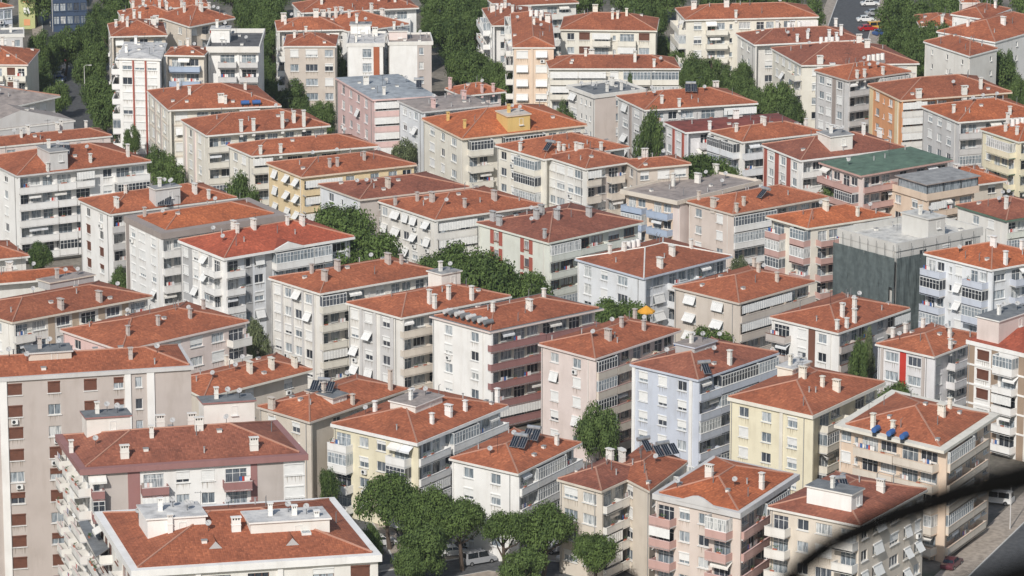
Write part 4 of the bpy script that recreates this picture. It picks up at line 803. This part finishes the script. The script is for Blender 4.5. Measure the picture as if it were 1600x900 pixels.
# ---------------------------------------------------------------- special pieces
# dark canopy over the roof terrace of the peach block
R_ = t34; m = MB(); XY, ze = R_['XY'], R_['ze']; LR, LL = R_['LR'], R_['LL']
m.prism([XY(-.3, -.2), XY(LR + .2, -.2), XY(LR + .2, LL * .75), XY(-.3, LL * .75)], ze + 2.5, ze + 2.65, 'taupe', top='f:midgrey')
put('canopy', m.mesh('canopy', R_['Ri']), R_['Rt'], R_['root'])
for u in (.2, LR*.33, LR*.66, LR - .2):
    for v in (.2, LL*.7):
        p = XY(u, v); m = MB(); m.box(p[0] - .07, p[0] + .07, p[1] - .07, p[1] + .07, ze, ze + 2.5, DARK); put('post', m.mesh('post', R_['Ri']), R_['Rt'], R_['root'])
m = MB()
for (p, q) in ((XY(.2, .3), XY(LR - .2, .3)), (XY(.2, .3), XY(.2, LL * .7))):
    a_ = Vector((*p, 0)); b_ = Vector((*q, 0)); m.face([(a_.x, a_.y, ze + .9), (b_.x, b_.y, ze + .9), (b_.x, b_.y, ze + 2.3), (a_.x, a_.y, ze + 2.3)], GL)
put('glazing', m.mesh('glazing', R_['Ri']), R_['Rt'], R_['root'])
# scaffold netting of the concrete building, hung in creased lengths
R_ = t31; XY, ze = R_['XY'], R_['ze']; LR, LL = R_['LR'], R_['LL']; rn = random.Random(5)
netm = simple('scaffold_net', (.125, .15, .15), 1.0, noise=.25, spec=.05)
for side in range(2):
    L0 = LL if side == 0 else LR * .52; n = 4
    for k in range(n):
        m = MB(); nu, nv = 8, 12
        def pt(i, j):
            s = (k + i / nu) / n * (L0 + .6) - .6; z = (ze - 1.1) * (1 - j / nv); d = .75 + .05 * math.sin(i * 1.1 + k * 2 + j * .4) + .09 * rn.random() + (.25 if j > 8 else 0)
            p = XY(-d, s) if side == 0 else XY(s, -d); return Vector((p[0], p[1], z))
        g = [[pt(i, j) for j in range(nv + 1)] for i in range(nu + 1)]
        for i in range(nu):
            for j in range(nv):
                if side == 0 and k == 0 and i in (1, 2) and 4 <= j <= 5: continue      # torn gap
                m.face([g[i][j], g[i][j+1], g[i+1][j+1], g[i+1][j]], netm)
        put('scaffold_net', m.mesh('scaffold_net', R_['Ri']), R_['Rt'], R_['root'])
m = MB()
for side in range(2):
    L0 = LL if side == 0 else LR
    for k in range(8):
        s = L0 * k / 7; p = XY(-.6, s) if side == 0 else XY(s, -.6)
        m.tube([(p[0], p[1], 0), (p[0], p[1], ze + .9)], .04, DARK, 4)
put('scaffold_pole', m.mesh('scaffold_pole', R_['Ri']), R_['Rt'], R_['root'])

# dark canopy over the side terrace of the nearest block
R_ = t66; m = MB(); z_ = 25.2; c_ = [at(122, 817, z_), at(137, 814, z_), at(171, 858, z_), at(150, 872, z_)]
m.prism([(p.x, p.y) for p in c_][::-1], z_, z_ + .12, 'taupe', top='f:slate'); o = put('canopy', m.mesh('canopy', R_['Ri']), R_['Rt'], R_['root'], 'dark brown canopy over the side terrace')
# ---------------------------------------------------------------- trees
def leafmat(name, dark, light):
    m, n, l, p = newmat(name); tc = N(n, 'TexCoord'); oi = N(n, 'ObjectInfo')
    q = N(n, 'TexNoise', i_Scale=3.0, i_Detail=4.0); l.new(tc.outputs['Object'], q.inputs[0])
    g = N(n, 'NewGeometry'); r0 = N(n, 'Math', operation='MULTIPLY_ADD'); l.new(g.outputs['Random Per Island'], r0.inputs[0]); r0.inputs[1].default_value = .45; l.new(q.outputs[0], r0.inputs[2])
    s = N(n, 'Math', operation='MULTIPLY_ADD'); l.new(oi.outputs['Random'], s.inputs[0]); s.inputs[1].default_value = .22; l.new(r0.outputs[0], s.inputs[2])
    r = ramp(n, l, s.outputs[0], [(.45, (*dark, 1)), (1.0, (*light, 1))]); l.new(r.outputs[0], p.inputs['Base Color'])
    p.inputs['Roughness'].default_value = .7; p.inputs['Specular IOR Level'].default_value = .25
    return m
LM = dict(u=leafmat('pine_needles', (.025,.048,.014), (.11,.165,.042)), r=leafmat('broad_leaves', (.026,.050,.015), (.115,.17,.048)), c=leafmat('cypress_leaves', (.028,.055,.018), (.10,.15,.05)), o=leafmat('grey_green_leaves', (.05,.07,.035), (.16,.19,.09)))
BARK = simple('bark', (.11,.08,.06), .9)
def crown_mesh(ty, seed):
    k = ('crown', ty, seed)
    if k in CACHE: return CACHE[k]
    R = random.Random(seed * 7 + ord(ty)); lm = LM[ty]; lobes = []
    nl = dict(u=26, r=26, c=26, o=18)[ty]
    for _ in range(nl):                          # unit crown: radius 1, z 0..1 (stretched to size when placed)
        a = R.uniform(0, 6.283); 
        if ty == 'u': rr = math.sqrt(R.random()) * .78; z = .34 + .44 * (1 - rr * rr) + R.uniform(-.26, .04); lr = R.uniform(.24, .38); lz = lr * .72
        elif ty == 'c': z = R.uniform(.08, .9); rr = (1 - z) ** .75 * .72 * R.uniform(.4, 1); lr = R.uniform(.16, .30) * (1.25 - z * .8); lz = lr * .8
        else: t = R.uniform(-.75, .95); rr = math.sqrt(max(0, 1 - t * t)) * R.uniform(.35, .72); z = .5 + t * .36; lr = R.uniform(.2, .36); lz = lr * .62
        lobes.append((rr * math.cos(a), rr * math.sin(a), z, lr, lz))
    vs, fs = [], []
    per = 420
    for (x, y, z, lr, lz) in lobes:
        for _ in range(int(per * (lr / .28) ** 2)):
            d = Vector((R.gauss(0, 1), R.gauss(0, 1), R.gauss(0, 1))).normalized()
            if d.z < -.45 and R.random() < .7: d.z = -d.z
            rr = R.uniform(.55, 1.08) if R.random() < .75 else R.uniform(.9, 1.3)
            p = Vector((x + d.x * lr * rr, y + d.y * lr * rr, z + d.z * lz * rr))
            nrm = (d + Vector((R.uniform(-.8, .8), R.uniform(-.8, .8), R.uniform(-.3, .9)))).normalized()
            t1 = nrm.orthogonal().normalized(); t2 = nrm.cross(t1); an = R.uniform(0, 3.1); t1, t2 = t1 * math.cos(an) + t2 * math.sin(an), t2 * math.cos(an) - t1 * math.sin(an)
            s = R.uniform(.022, .045); e = R.uniform(.5, .9); sz = .8
            i = len(vs); q1, q2 = t1 * s, t2 * s * e
            for w_ in (p - q1, p - q2 * .8 + q1 * .2, p + q1, p + q2 * .8 - q1 * .2): vs.append((w_.x, w_.y, w_.z))
            fs.append((i, i + 1, i + 2, i + 3))
    me = bpy.data.meshes.new('crown'); me.from_pydata(vs, [], fs); me.materials.append(lm); me.update(); CACHE[k] = me; return me
def trunk_mesh(ty, seed):
    k = ('trunk', ty, seed)
    if k in CACHE: return CACHE[k]
    R = random.Random(seed); m = MB(); top = .55 if ty == 'u' else .45
    lean = Vector((R.uniform(-.06, .06), R.uniform(-.06, .06), 0))
    m.tube([(0,0,0), lean * .6 + Vector((0,0,top*.4)), lean + Vector((0,0,top)), lean * 1.4 + Vector((0,0,top + .25))], .032, BARK, 7, .012)
    for i in range(7):
        a = i * .95 + R.random(); z = top * R.uniform(.7, 1.1); q = R.uniform(.12, .3)
        m.tube([lean + Vector((0,0,z)), lean + Vector((math.cos(a)*q*.6, math.sin(a)*q*.6, z + .1)), lean + Vector((math.cos(a)*q, math.sin(a)*q, z + .24))], .013, BARK, 5, .005)
    CACHE[k] = m.mesh('trunk'); return CACHE[k]
NAMES = dict(u='pine_tree', r='broadleaf_tree', c='conifer_tree', o='olive_tree')
TC = [0]
def tree(x, y, w, h, ty, label, group=None):
    TC[0] += 1; sd = 1 + TC[0] % 4; p = at(x, y, h); base = Vector((p.x, p.y, 0)); dist = (p - Vector((0, 0, CAMH))).length
    Rm = w / F * dist / 2; R = random.Random(TC[0] * 13)
    root = bpy.data.objects.new(NAMES[ty], None); COL.objects.link(root); root.matrix_basis = Matrix.Translation(base); WM[root.name] = Matrix.Translation(base)
    tag(root, label, 'tree', group)
    z0 = {'u': .36, 'r': .12, 'c': .02, 'o': .1}[ty]
    ch = h * (1 - z0); rot = Matrix.Rotation(R.uniform(0, 6.28), 4, 'Z')
    put('trunk', trunk_mesh(ty, sd), Matrix.Translation(base) @ Matrix.Diagonal((h, h, h * .9, 1)), root)
    kz = {'u': 1.0, 'r': 1.0, 'c': 1.0, 'o': 1.0}[ty]
    if ty == 'u': zb = h - 1.02 * Rm * 1.75; sc = Rm * 1.75
    else: zb = h * z0; sc = ch * 1.02
    put('crown', crown_mesh(ty, sd), Matrix.Translation(base + Vector((0, 0, zb))) @ rot @ Matrix.Diagonal((Rm * 1.08, Rm * 1.08, sc, 1)), root)
ORD = ['topmost', 'second', 'third', 'fourth', 'fifth', 'sixth', 'seventh', 'eighth', 'ninth', 'tenth', 'eleventh', 'twelfth', 'thirteenth', 'fourteenth', 'fifteenth', 'sixteenth', 'seventeenth', 'eighteenth', 'nineteenth', 'twentieth', 'lowest']
def rank(qs, what, grp):
    qs = sorted(qs, key=lambda q: q[1])
    for i, q in enumerate(qs):
        w_ = ORD[i] if i < len(qs) - 1 else 'lowest'
        tree(*q, 'r', (w_ if w_ in ('topmost', 'lowest') else w_ + ' from the top') + ' of the ' + what, grp)
G = 'street trees along the upper left road'
LB = 'dark trees by the upper left road'
rank(((100,46,56,10),(134,36,56,11),(70,50,50,11),(56,58,40,11),(152,66,44,9),(140,84,55,9),(150,118,60,10),(188,124,44,9),(166,148,62,9),(196,172,40,8),(60,92,44,9),(44,112,36,8),(88,126,46,8),(152,8,50,10),(178,2,44,10),(172,28,40,9),(206,196,30,7),(70,150,40,8)), LB, G)
G2 = 'trees between the two roof clusters at top left'; LB2 = 'trees between the two red roof clusters'
rank(((392,4,44,10),(420,-4,60,11),(404,28,50,10),(428,50,40,9),(400,60,40,9),(418,92,34,8),(385,-12,50,10)), LB2, G2)
for q, w_ in zip(((330,118,60,7),(372,118,60,7),(405,122,50,7)), ('leftmost', 'middle', 'rightmost')): tree(*q, 'r', w_ + ' of the low trees behind the roof with blue tanks', 'low trees behind the roof with blue tanks')
tree(526,66,62,14,'c','tall ivy covered tree between the beige block and the white portal')
tree(455,126,56,9,'r','round tree below the beige block at upper left centre'); tree(430,128,34,8,'r','small round tree left of the round tree under the beige block')
tree(505,158,44,8,'r','tree squeezed against the left wall of the pink block'); tree(478,160,40,8,'r','tree left of the pink block, touching the round tree')
G3 = 'park trees at top centre'; LB3 = 'park trees at the top centre'
rank(((686,-6,64,11),(728,0,60,11),(700,30,70,10),(738,28,52,10),(668,20,40,9),(712,8,60,10),(752,2,40,10)), LB3, G3)
G4 = 'trees of the lane behind the pink block'; LB4 = 'trees in the lane behind the pink block'
rank(((728,72,72,9),(748,84,66,9),(772,98,58,9),(792,112,50,8),(812,112,50,8),(832,118,30,8),(716,84,50,8)), LB4, G4)
tree(1000,4,60,10,'r','tree behind the right end of the cream gabled house'); tree(984,18,50,9,'r','tree touching the gabled house roof at its right end'); tree(1025,2,44,10,'r','tree close to the left wall of the cream block with three balcony bays')
G5 = 'trees in the lane right of the long cream block'; LB5 = 'trees right of the long cream block'
rank(((1036,58,44,9),(1062,78,50,9),(1086,86,54,9),(1124,96,46,9),(1100,110,50,8),(1150,116,50,8),(1170,124,44,8),(1188,140,40,8),(1076,104,40,8),(1160,100,40,9)), LB5, G5)
tree(985,110,28,15,'c','small dark conifer in front of the long cream block'); tree(883,160,38,14,'r','small tree beside the striped window openings')
tree(1014,180,50,17,'r','tree before the balconies of the pale block with skylight box')
tree(1216,128,58,11,'r','tree against the left wall of the pale grey block'); tree(1238,150,46,9,'r','lower tree at the foot of the pale grey block')
tree(1264,-4,54,10,'r','tree on the left kerb of the upper right street')
G6 = 'big trees right of the upper right street'; LB6 = 'trees right of the upper right street'
rank(((1400,-6,66,11),(1440,0,60,11),(1474,-4,60,11),(1396,26,54,10),(1424,26,62,11),(1462,34,62,11),(1412,54,54,10),(1446,62,56,10),(1432,44,50,10)), LB6, G6)
tree(1482,60,44,10,'o','pale grey green tree beside the small white house with red roof'); tree(1478,92,34,9,'o','thin grey tree above the right end of the orange block')
tree(1545,40,40,13,'c','dark conifer rising in front of the top right white house'); tree(1560,82,62,11,'r','broad green tree below the top right white house'); tree(1578,76,36,12,'c','pointed conifer behind the broad green tree at upper right')
tree(1594,118,36,8,'r','tree at the right edge below the top right white house'); tree(1590,150,34,7,'r','small tree at the right edge behind the light grey block'); tree(1540,112,36,8,'r','tree left of and below the broad green tree at upper right')
tree(630,220,56,10,'o','leafy grey green tree at the foot of the pale blue block'); tree(246,230,44,8,'r','smaller tree in the gap right of the big white balcony block'); tree(266,242,60,9,'r','round tree in the gap right of the big white balcony block')
tree(380,276,62,15,'r','tree in the gap left of the yellow block'); tree(60,378,44,7,'r','garden tree below the big white balcony block'); tree(188,420,42,7,'r','tree at the foot of the brown parapet block')
tree(542,315,112,17,'u','upper umbrella pine left of the block with tilted shutters'); tree(566,350,116,17,'u','lower umbrella pine left of the block with tilted shutters')
tree(722,376,104,14,'u','umbrella pine touching the rust shuttered block, highest of its row'); tree(770,394,108,14,'u','umbrella pine in the middle of the row below the rust shuttered block'); tree(684,392,84,13,'u','umbrella pine at the left end of the row below the rust shuttered block'); tree(815,418,90,12,'u','umbrella pine at the right end of the row below the rust shuttered block')
tree(1080,234,88,17,'u','wide pine behind the flat grey roofed pinkish block'); tree(1118,248,76,15,'u','lower right pine behind the flat grey roofed pinkish block')
tree(1156,404,34,8,'o','small bushy tree by the white glazed corner bays'); tree(967,461,88,13,'u','umbrella pine beside the orange parasol'); tree(1112,505,84,9,'u','flat topped pine behind the blue grey block')
tree(935,633,72,10,'r','dark rounded tree between the pale pink and blue grey blocks'); tree(400,503,46,9,'o','slender tree right of the pink block with curved balcony')
tree(1345,537,38,12,'r','tree climbing between the brown panel block and the red panel block'); tree(1356,515,28,12,'o','feathery plant on the upper balcony of the brown panel block'); tree(1405,596,76,8,'u','clipped tree behind the chimneys of the cream wraparound block')
tree(1300,294,62,12,'r','low green tree between the white striped block and green roof'); tree(512,735,40,8,'r','dark tree in the shaded alley beside the yellow walled block')
tree(608,737,98,11,'u','tallest umbrella pine at the left of the bottom grove'); tree(668,764,88,10,'u','second umbrella pine from the left in the bottom grove'); tree(722,779,92,10,'u','umbrella pine in the middle of the bottom grove'); tree(660,822,88,8,'r','light green leafy tree in front of the bottom grove')
tree(792,792,70,11,'u','narrow umbrella pine right of the bottom grove centre'); tree(848,784,98,11,'u','umbrella pine at the right of the bottom grove, above the parked cars'); tree(934,830,76,9,'u','round topped pine at the foot of the steep roofed block')
tree(816,862,84,6,'r','low leafy tree at the bottom edge under the grove'); tree(640,856,60,6,'r','low bush like tree at the left foot of the grove'); tree(580,820,40,7,'r','small tree at the kerb of the shaded alley')
NTH = ['leftmost', 'second', 'third', 'fourth', 'fifth', 'sixth', 'seventh', 'eighth', 'ninth', 'tenth', 'eleventh', 'twelfth', 'thirteenth', 'fourteenth', 'fifteenth', 'sixteenth', 'seventeenth', 'eighteenth', 'nineteenth', 'twentieth', 'twenty-first', 'twenty-second', 'twenty-third', 'twenty-fourth', 'twenty-fifth', 'twenty-sixth', 'rightmost']
G7 = 'trees beyond the top row of roofs'
for i_, x_ in enumerate(range(-20, 1640, 62)):
    if not (1225 < x_ < 1400): tree(x_ + (i_ * 37) % 23, -34 - (i_ * 13) % 12, 70, 11, 'r', f'{NTH[i_]} tree from the left in the row beyond the last roofs', G7)
# palms
def palm(x, y, w, h, label):
    p = at(x, y, h); base = Vector((p.x, p.y, 0)); root = bpy.data.objects.new('palm_tree', None); COL.objects.link(root); root.matrix_basis = Matrix.Translation(base); WM[root.name] = Matrix.Translation(base)
    tag(root, label, 'palm'); m = MB(); m.tube([(0,0,0), (.1,0,h*.5), (0,.05,h*.86)], .22, BARK, 7, .16); put('trunk', m.mesh('trunk'), Matrix.Translation(base), root)
    rm = w / F * p.y / 2; R = random.Random(int(x)); fm = MB()
    for i in range(26):
        a = i * 2.4; up = R.uniform(-.2, 1.0); prev = None
        for j in range(7):
            t = j / 6; c = Vector((math.cos(a) * rm * t * math.cos(up * .6), math.sin(a) * rm * t * math.cos(up * .6), h * .86 + rm * (up * t - .9 * t * t)))
            sd = Vector((-math.sin(a), math.cos(a), 0)) * (.28 * math.sin(math.pi * (t * .8 + .12)))
            if prev: fm.face([prev[0], prev[1], c + sd - Vector((0,0,.1)), c - sd - Vector((0,0,.1))], LM['o'])
            prev = (c - sd - Vector((0,0,.1)), c + sd - Vector((0,0,.1)))
    put('frond', fm.mesh('frond'), Matrix.Translation(base), root)
palm(1112, 84, 34, 9, 'palm tree in the lane before the cream block with three balcony bays'); palm(622, 106, 24, 12, 'small palm rising before the blank white front wall'); palm(482, 322, 30, 8, 'yellow green palm left of the umbrella pines')
# ---------------------------------------------------------------- cars
def carmat(rgb):
    k = 'car' + str(rgb)
    if k not in MATS:
        m, n, l, p = newmat('car_paint'); p.inputs['Base Color'].default_value = (*rgb, 1); p.inputs['Roughness'].default_value = .3; p.inputs['Coat Weight'].default_value = .5; MATS[k] = m
    return MATS[k]
TYRE = simple('rubber', (.02,.02,.02), .8); CGL = simple('car_glass', (.02,.025,.03), .08, spec=.8); LMP = simple('lamp_lens', (.6,.6,.58), .2)
def car_body(kind, rgb):
    k = ('cb', kind, rgb)
    if k in CACHE: return CACHE[k]
    pm = carmat(rgb); hw = .88
    if kind == 'car': lo = [(-2.1,.3),(-2.15,.6),(-2.05,.85),(-1.5,.95),(1.0,.92),(1.9,.78),(2.15,.55),(2.1,.3)]; cb = [(-1.55,.94),(-1.1,1.38),(-.2,1.47),(.35,1.42),(1.05,.92)]
    else: lo = [(-2.35,.3),(-2.4,.7),(-2.35,1.05),(1.3,1.05),(2.2,.9),(2.4,.6),(2.35,.3)]; cb = [(-2.3,1.04),(-2.15,1.8),(-1.9,1.9),(.6,1.88),(1.5,1.05)]
    def loft(prof, w0, w1, m, mat_, z0, z1):
        f = lambda p: w0 + (w1 - w0) * (p[1] - z0) / (z1 - z0)
        n = len(prof)
        m.face([(p[0], -f(p), p[1]) for p in prof][::-1], mat_); m.face([(p[0], f(p), p[1]) for p in prof], mat_)
        for i in range(n):
            p, q = prof[i], prof[(i + 1) % n]; m.face([(p[0], -f(p), p[1]), (q[0], -f(q), q[1]), (q[0], f(q), q[1]), (p[0], f(p), p[1])], mat_)
    m = MB(); loft(lo, hw, hw - .06, m, pm, .3, .95)
    top = max(p[1] for p in cb); loft(cb, hw - .08, hw - .26, m, pm, .93, top)
    body = m.mesh('body'); g = MB()
    # glass panels stand 8 mm proud of the cabin
    f = lambda z: hw - .08 - .18 * (z - .93) / (top - .93) + .008
    z0, z1 = (1.0, top - .12); x0 = cb[0][0] + .3; x1 = cb[-1][0] - .28; xs = [x0, (x0 + x1) / 2 - .05, (x0 + x1) / 2 + .05, x1]
    sl0 = (cb[1][0] - cb[0][0]) / (cb[1][1] - cb[0][1]); sl1 = (cb[-1][0] - cb[-2][0]) / (cb[-2][1] - cb[-1][1])
    for s in (-1, 1):
        for a, b_, e0, e1 in ((xs[0], xs[1], sl0 * .3, 0), (xs[2], xs[3], 0, -sl1 * .3)):
            q = [(a, s*f(z0), z0), (b_, s*f(z0), z0), (b_ + e1, s*f(z1), z1), (a + e0, s*f(z1), z1)]; g.face(q if s < 0 else q[::-1], CGL)
    def pan(pa, pb, w, dx):
        t0, t1 = .12, .88; a = (pa[0] + (pb[0]-pa[0])*t0 + dx, pa[1] + (pb[1]-pa[1])*t0 + .012); b_ = (pa[0] + (pb[0]-pa[0])*t1 + dx, pa[1] + (pb[1]-pa[1])*t1 + .012)
        q = [(a[0], -w, a[1]), (b_[0], -w + .1, b_[1]), (b_[0], w - .1, b_[1]), (a[0], w, a[1])]; g.face(q, CGL)
    pan(cb[-1], cb[-2], .7, .012); pan(cb[0], cb[1], .7, -.012)
    CACHE[k] = (body, g.mesh('window')); return CACHE[k]
def wheel_mesh():
    if 'wheel' not in CACHE:
        m = MB(); m.tube([(0,-.1,0),(0,.1,0)], .31, TYRE, 14); m.tube([(0,-.115,0),(0,.115,0)], .18, simple('alloy', (.5,.5,.5), .3, .7), 8); CACHE['wheel'] = m.mesh('wheel')
    return CACHE['wheel']
def car(p, ang, rgb, label, kind='car', group=None, name='parked_car', cat='car'):
    W = Matrix.Translation((p.x, p.y, .01)) @ Matrix.Rotation(ang, 4, 'Z'); root = bpy.data.objects.new(name, None); COL.objects.link(root); root.matrix_basis = W; WM[root.name] = W
    tag(root, label, cat, group); bd, gl = car_body(kind, rgb); o = put('body', bd, W, root); put('window', gl, W, root)
    L = 1.32 if kind == 'car' else 1.5
    for sx in (-L, L):
        for sy in (-.8, .8): put('wheel', wheel_mesh(), W @ T(sx, sy, .31), root)
    key = ('hl', kind)
    if key not in CACHE: m = MB(); m.box(-.04, .04, -.16, .16, -.07, .07, LMP); CACHE[key] = m.mesh('headlight')
    for sy in (-.6, .6): put('headlight', CACHE[key], W @ T(2.12 if kind == 'car' else 2.34, sy, .66), root)
Wc, Rc, Bc, Gc, Kc, Yc = (.75,.75,.74), (.38,.015,.02), (.05,.10,.25), (.35,.36,.38), (.02,.02,.022), (.7,.42,.08)
Wd, Dk = (.6,.6,.6), (.10,.02,.03)
car(at(1557,786), 2.75, Wc, 'white estate car at the kerb of the lower right street', 'van')
car(at(1487,886), 1.12, Dk, 'dark red car on the pavement at the lower right', 'car')
car(at(1356,48), .2, Rc, 'bright red car in the upper right street'); car(at(1371,46), .3, Yc, 'yellow car beside the bright red one', 'van'); car(at(1353,34), .1, Wc, 'white car parked just above the bright red one'); car(at(1359,9), .1, Wc, 'white car parked highest on the upper right street'); car(at(1378,55), .5, Bc, 'blue car just below the yellow one'); car(at(1366,24), .2, Gc, 'grey car parked between the two white ones of the upper right street')
gp = 'cars parked on the upper left road'
car(at(107,95), 1.4, Rc, 'red car on the upper left road'); car(at(122,86), 1.5, Wd, 'pale silver car at the top right of the upper left road')
for i, (x, y, c) in enumerate(((86,108,Wc),(91,115,Kc),(80,102,Wc),(92,122,Gc),(74,98,Wd),(95,128,Bc))): car(at(x, y), 1.5, c, ('higher white', 'black', 'lower white', 'dark grey', 'silver', 'dark blue')[i] + ' car in the row parked left of the upper left road', 'car', gp)
car(at(196,180), .9, Wc, 'white car in shade at the foot of the tall striped block'); car(at(186,186), .9, Kc, 'dark car in shade at the foot of the tall striped block')
for x, y, c, lb, k in ((708,868,Wc,'white car under the light green tree in the bottom grove','car'),(728,862,Kc,'black car next to the white one under the grove','car'),(748,880,Gc,'grey van under the middle pines','van'),(775,852,Wd,'silver car at the far side of the shaded car park','car'),(738,850,Bc,'dark blue car at the back of the shaded car park','car'),(895,877,Wc,'white car beside the trunk of the right pine','car'),(870,862,Gc,'grey car half hidden under the right pine','car'),(595,852,Wd,'pale car on the shaded alley','car'),(835,845,Bc,'blue car between the two right pines','car'),(1475,842,Gc,'grey car at the hedge of the lower right pavement','car')):
    if 'hedge' in lb: continue
    car(at(x, y), .45 + .2 * math.sin(x), c, lb, k)
car(at(1516,250), .6, Wd, 'white car in the gap beside the pale yellow block')
# ---------------------------------------------------------------- parasol, garden wall, street furniture
p = at(1010, 482, 12.0); root = bpy.data.objects.new('parasol', None); COL.objects.link(root); Wp = Matrix.Translation((p.x, p.y, 9.9))
m = MB(); m.prism([(p.x - 2.2, p.y - 1.6), (p.x + 2.4, p.y - 1.2), (p.x + 2.2, p.y + 2.4), (p.x - 2.4, p.y + 2.0)], 0, 8.6, 'offwhite', top='f:lightgrey')
m.prism([(p.x - 2.3, p.y - 1.7), (p.x + 2.5, p.y - 1.3), (p.x + 2.48, p.y - 1.1), (p.x - 2.32, p.y - 1.5)], 8.0, 9.5, 'white'); to = put('terrace', m.mesh('terrace'), I4); tag(to, 'small pale raised terrace under the orange parasol', 'terrace'); root.matrix_basis = Wp; WM[root.name] = Wp
tag(root, 'orange parasol open on the terrace beside the umbrella pine', 'parasol'); m = MB(); orc = simple('orange_canvas', (.75,.36,.04), .8, noise=.1)
for i in range(8):
    a, c_ = i * math.pi/4, (i + 1) * math.pi/4; m.face([(0,0,2.6), (1.35*math.cos(a), 1.35*math.sin(a), 1.75), (1.35*math.cos(c_), 1.35*math.sin(c_), 1.75)], orc)
    m.face([(1.35*math.cos(a), 1.35*math.sin(a), 1.75), (1.35*math.cos(a), 1.35*math.sin(a), 1.5), (1.35*math.cos(c_), 1.35*math.sin(c_), 1.5), (1.35*math.cos(c_), 1.35*math.sin(c_), 1.75)], orc)
put('canopy', m.mesh('canopy'), Wp, root); m = MB(); m.tube([(0,0,-1.8),(0,0,2.6)], .04, WHITE, 6); put('pole', m.mesh('pole'), Wp, root)
def wallrun(pts, h, label, c='sand', name='garden_wall'):
    m = MB()
    for i in range(len(pts) - 1):
        a, b_ = pts[i], pts[i + 1]; d = (b_ - a).normalized(); n_ = Vector((-d.y, d.x, 0)) * .12
        m.prism([((a - n_).x, (a - n_).y), ((b_ - n_).x, (b_ - n_).y), ((b_ + n_).x, (b_ + n_).y), ((a + n_).x, (a + n_).y)], 0, h, c)
        m.prism([((a - n_*1.5).x, (a - n_*1.5).y), ((b_ - n_*1.5).x, (b_ - n_*1.5).y), ((b_ + n_*1.5).x, (b_ + n_*1.5).y), ((a + n_*1.5).x, (a + n_*1.5).y)], h + .002, h + .1, 'lightgrey')
    o = put(name, m.mesh(name), I4); tag(o, label, 'wall'); return o
wallrun([at(1452, 875), at(1500, 815), at(1548, 770)], 1.3, 'low garden wall along the lower right pavement')
wallrun([at(36, 392), at(115, 378)], 1.6, 'pale garden wall below the big white balcony block')
def lamp_post(p, label):
    root = bpy.data.objects.new('street_lamp', None); COL.objects.link(root); W = Matrix.Translation(p); root.matrix_basis = W; WM[root.name] = W; tag(root, label, 'street lamp')
    m = MB(); m.tube([(0,0,0),(0,0,7.5)], .09, 'lightgrey', 7, .06); put('pole', m.mesh('pole'), W, root); m = MB(); m.tube([(0,0,7.4),(.4,-.3,7.8),(1.2,-.8,7.9)], .05, 'lightgrey', 6); put('arm', m.mesh('arm'), W, root)
    m = MB(); m.box(1.0, 1.6, -.95, -.65, 7.82, 7.95, 'lightgrey'); put('lamp_head', m.mesh('lamp_head'), W, root)
lamp_post(at(1578, 828), 'street lamp on the lower right pavement'); lamp_post(at(133, 160), 'street lamp beside the upper left road'); lamp_post(at(638, 862), 'street lamp left of the shaded car park')
# ---------------------------------------------------------------- dark bar close to the camera, out of focus
def near(px, py, dist):
    u = (px - 800) / F; v = -(py - 450) / F; c, s = math.cos(PITCH), math.sin(PITCH)
    return Vector((0, 0, CAMH)) + Vector((u, c + v * s, -s + v * c)).normalized() * dist
blk = simple('matt_black_rubber', (.004,.004,.004), .9, spec=.1)
m = MB(); pts = [(1195,985,18),(1225,925,18),(1246,888,17.5),(1300,848,17.5),(1375,815,18),(1450,787,19.5),(1525,763,20),(1610,743,24),(1700,722,28),(1800,695,30)]
rings = []
for i in range(len(pts) - 1):
    a, b_ = pts[i], pts[i + 1]; m.tube([near(a[0], a[1], 6), near(b_[0], b_[1], 6)], a[2] / F * 6, blk, 10, b_[2] / F * 6)
o = put('strut', m.mesh('strut', Matrix.Translation(-near(1450, 788, 6))), Matrix.Translation(near(1450, 788, 6)))
tag(o, 'thin black curved bar, out of focus, crossing the lower right corner', 'strut')
m = MB(); m.tube([near(1380, 1010, 4), near(1520, 942, 4), near(1640, 900, 4), near(1780, 870, 4)], 42 / F * 4, blk, 14)
o = put('strut', m.mesh('strut', Matrix.Translation(-near(1600, 900, 4))), Matrix.Translation(near(1600, 900, 4)))
tag(o, 'thick black blurred bar in the bottom right corner', 'strut')

# ---------------------------------------------------------------- thin summer haze over the town
hz = bpy.data.materials.new('haze'); hz.use_nodes = True; n = hz.node_tree.nodes; n.remove(n['Principled BSDF'])
pv = n.new('ShaderNodeVolumePrincipled'); pv.inputs['Color'].default_value = (.80, .86, .95, 1); pv.inputs['Density'].default_value = .00007; pv.inputs['Anisotropy'].default_value = .2
hz.node_tree.links.new(pv.outputs[0], n['Material Output'].inputs['Volume'])
m = MB(); m.box(-450, 450, -60, 1150, -1.5, 178, DARK); m.mats = [hz]; o = put('haze', m.mesh('haze'), I4); tag(o, kind='stuff')
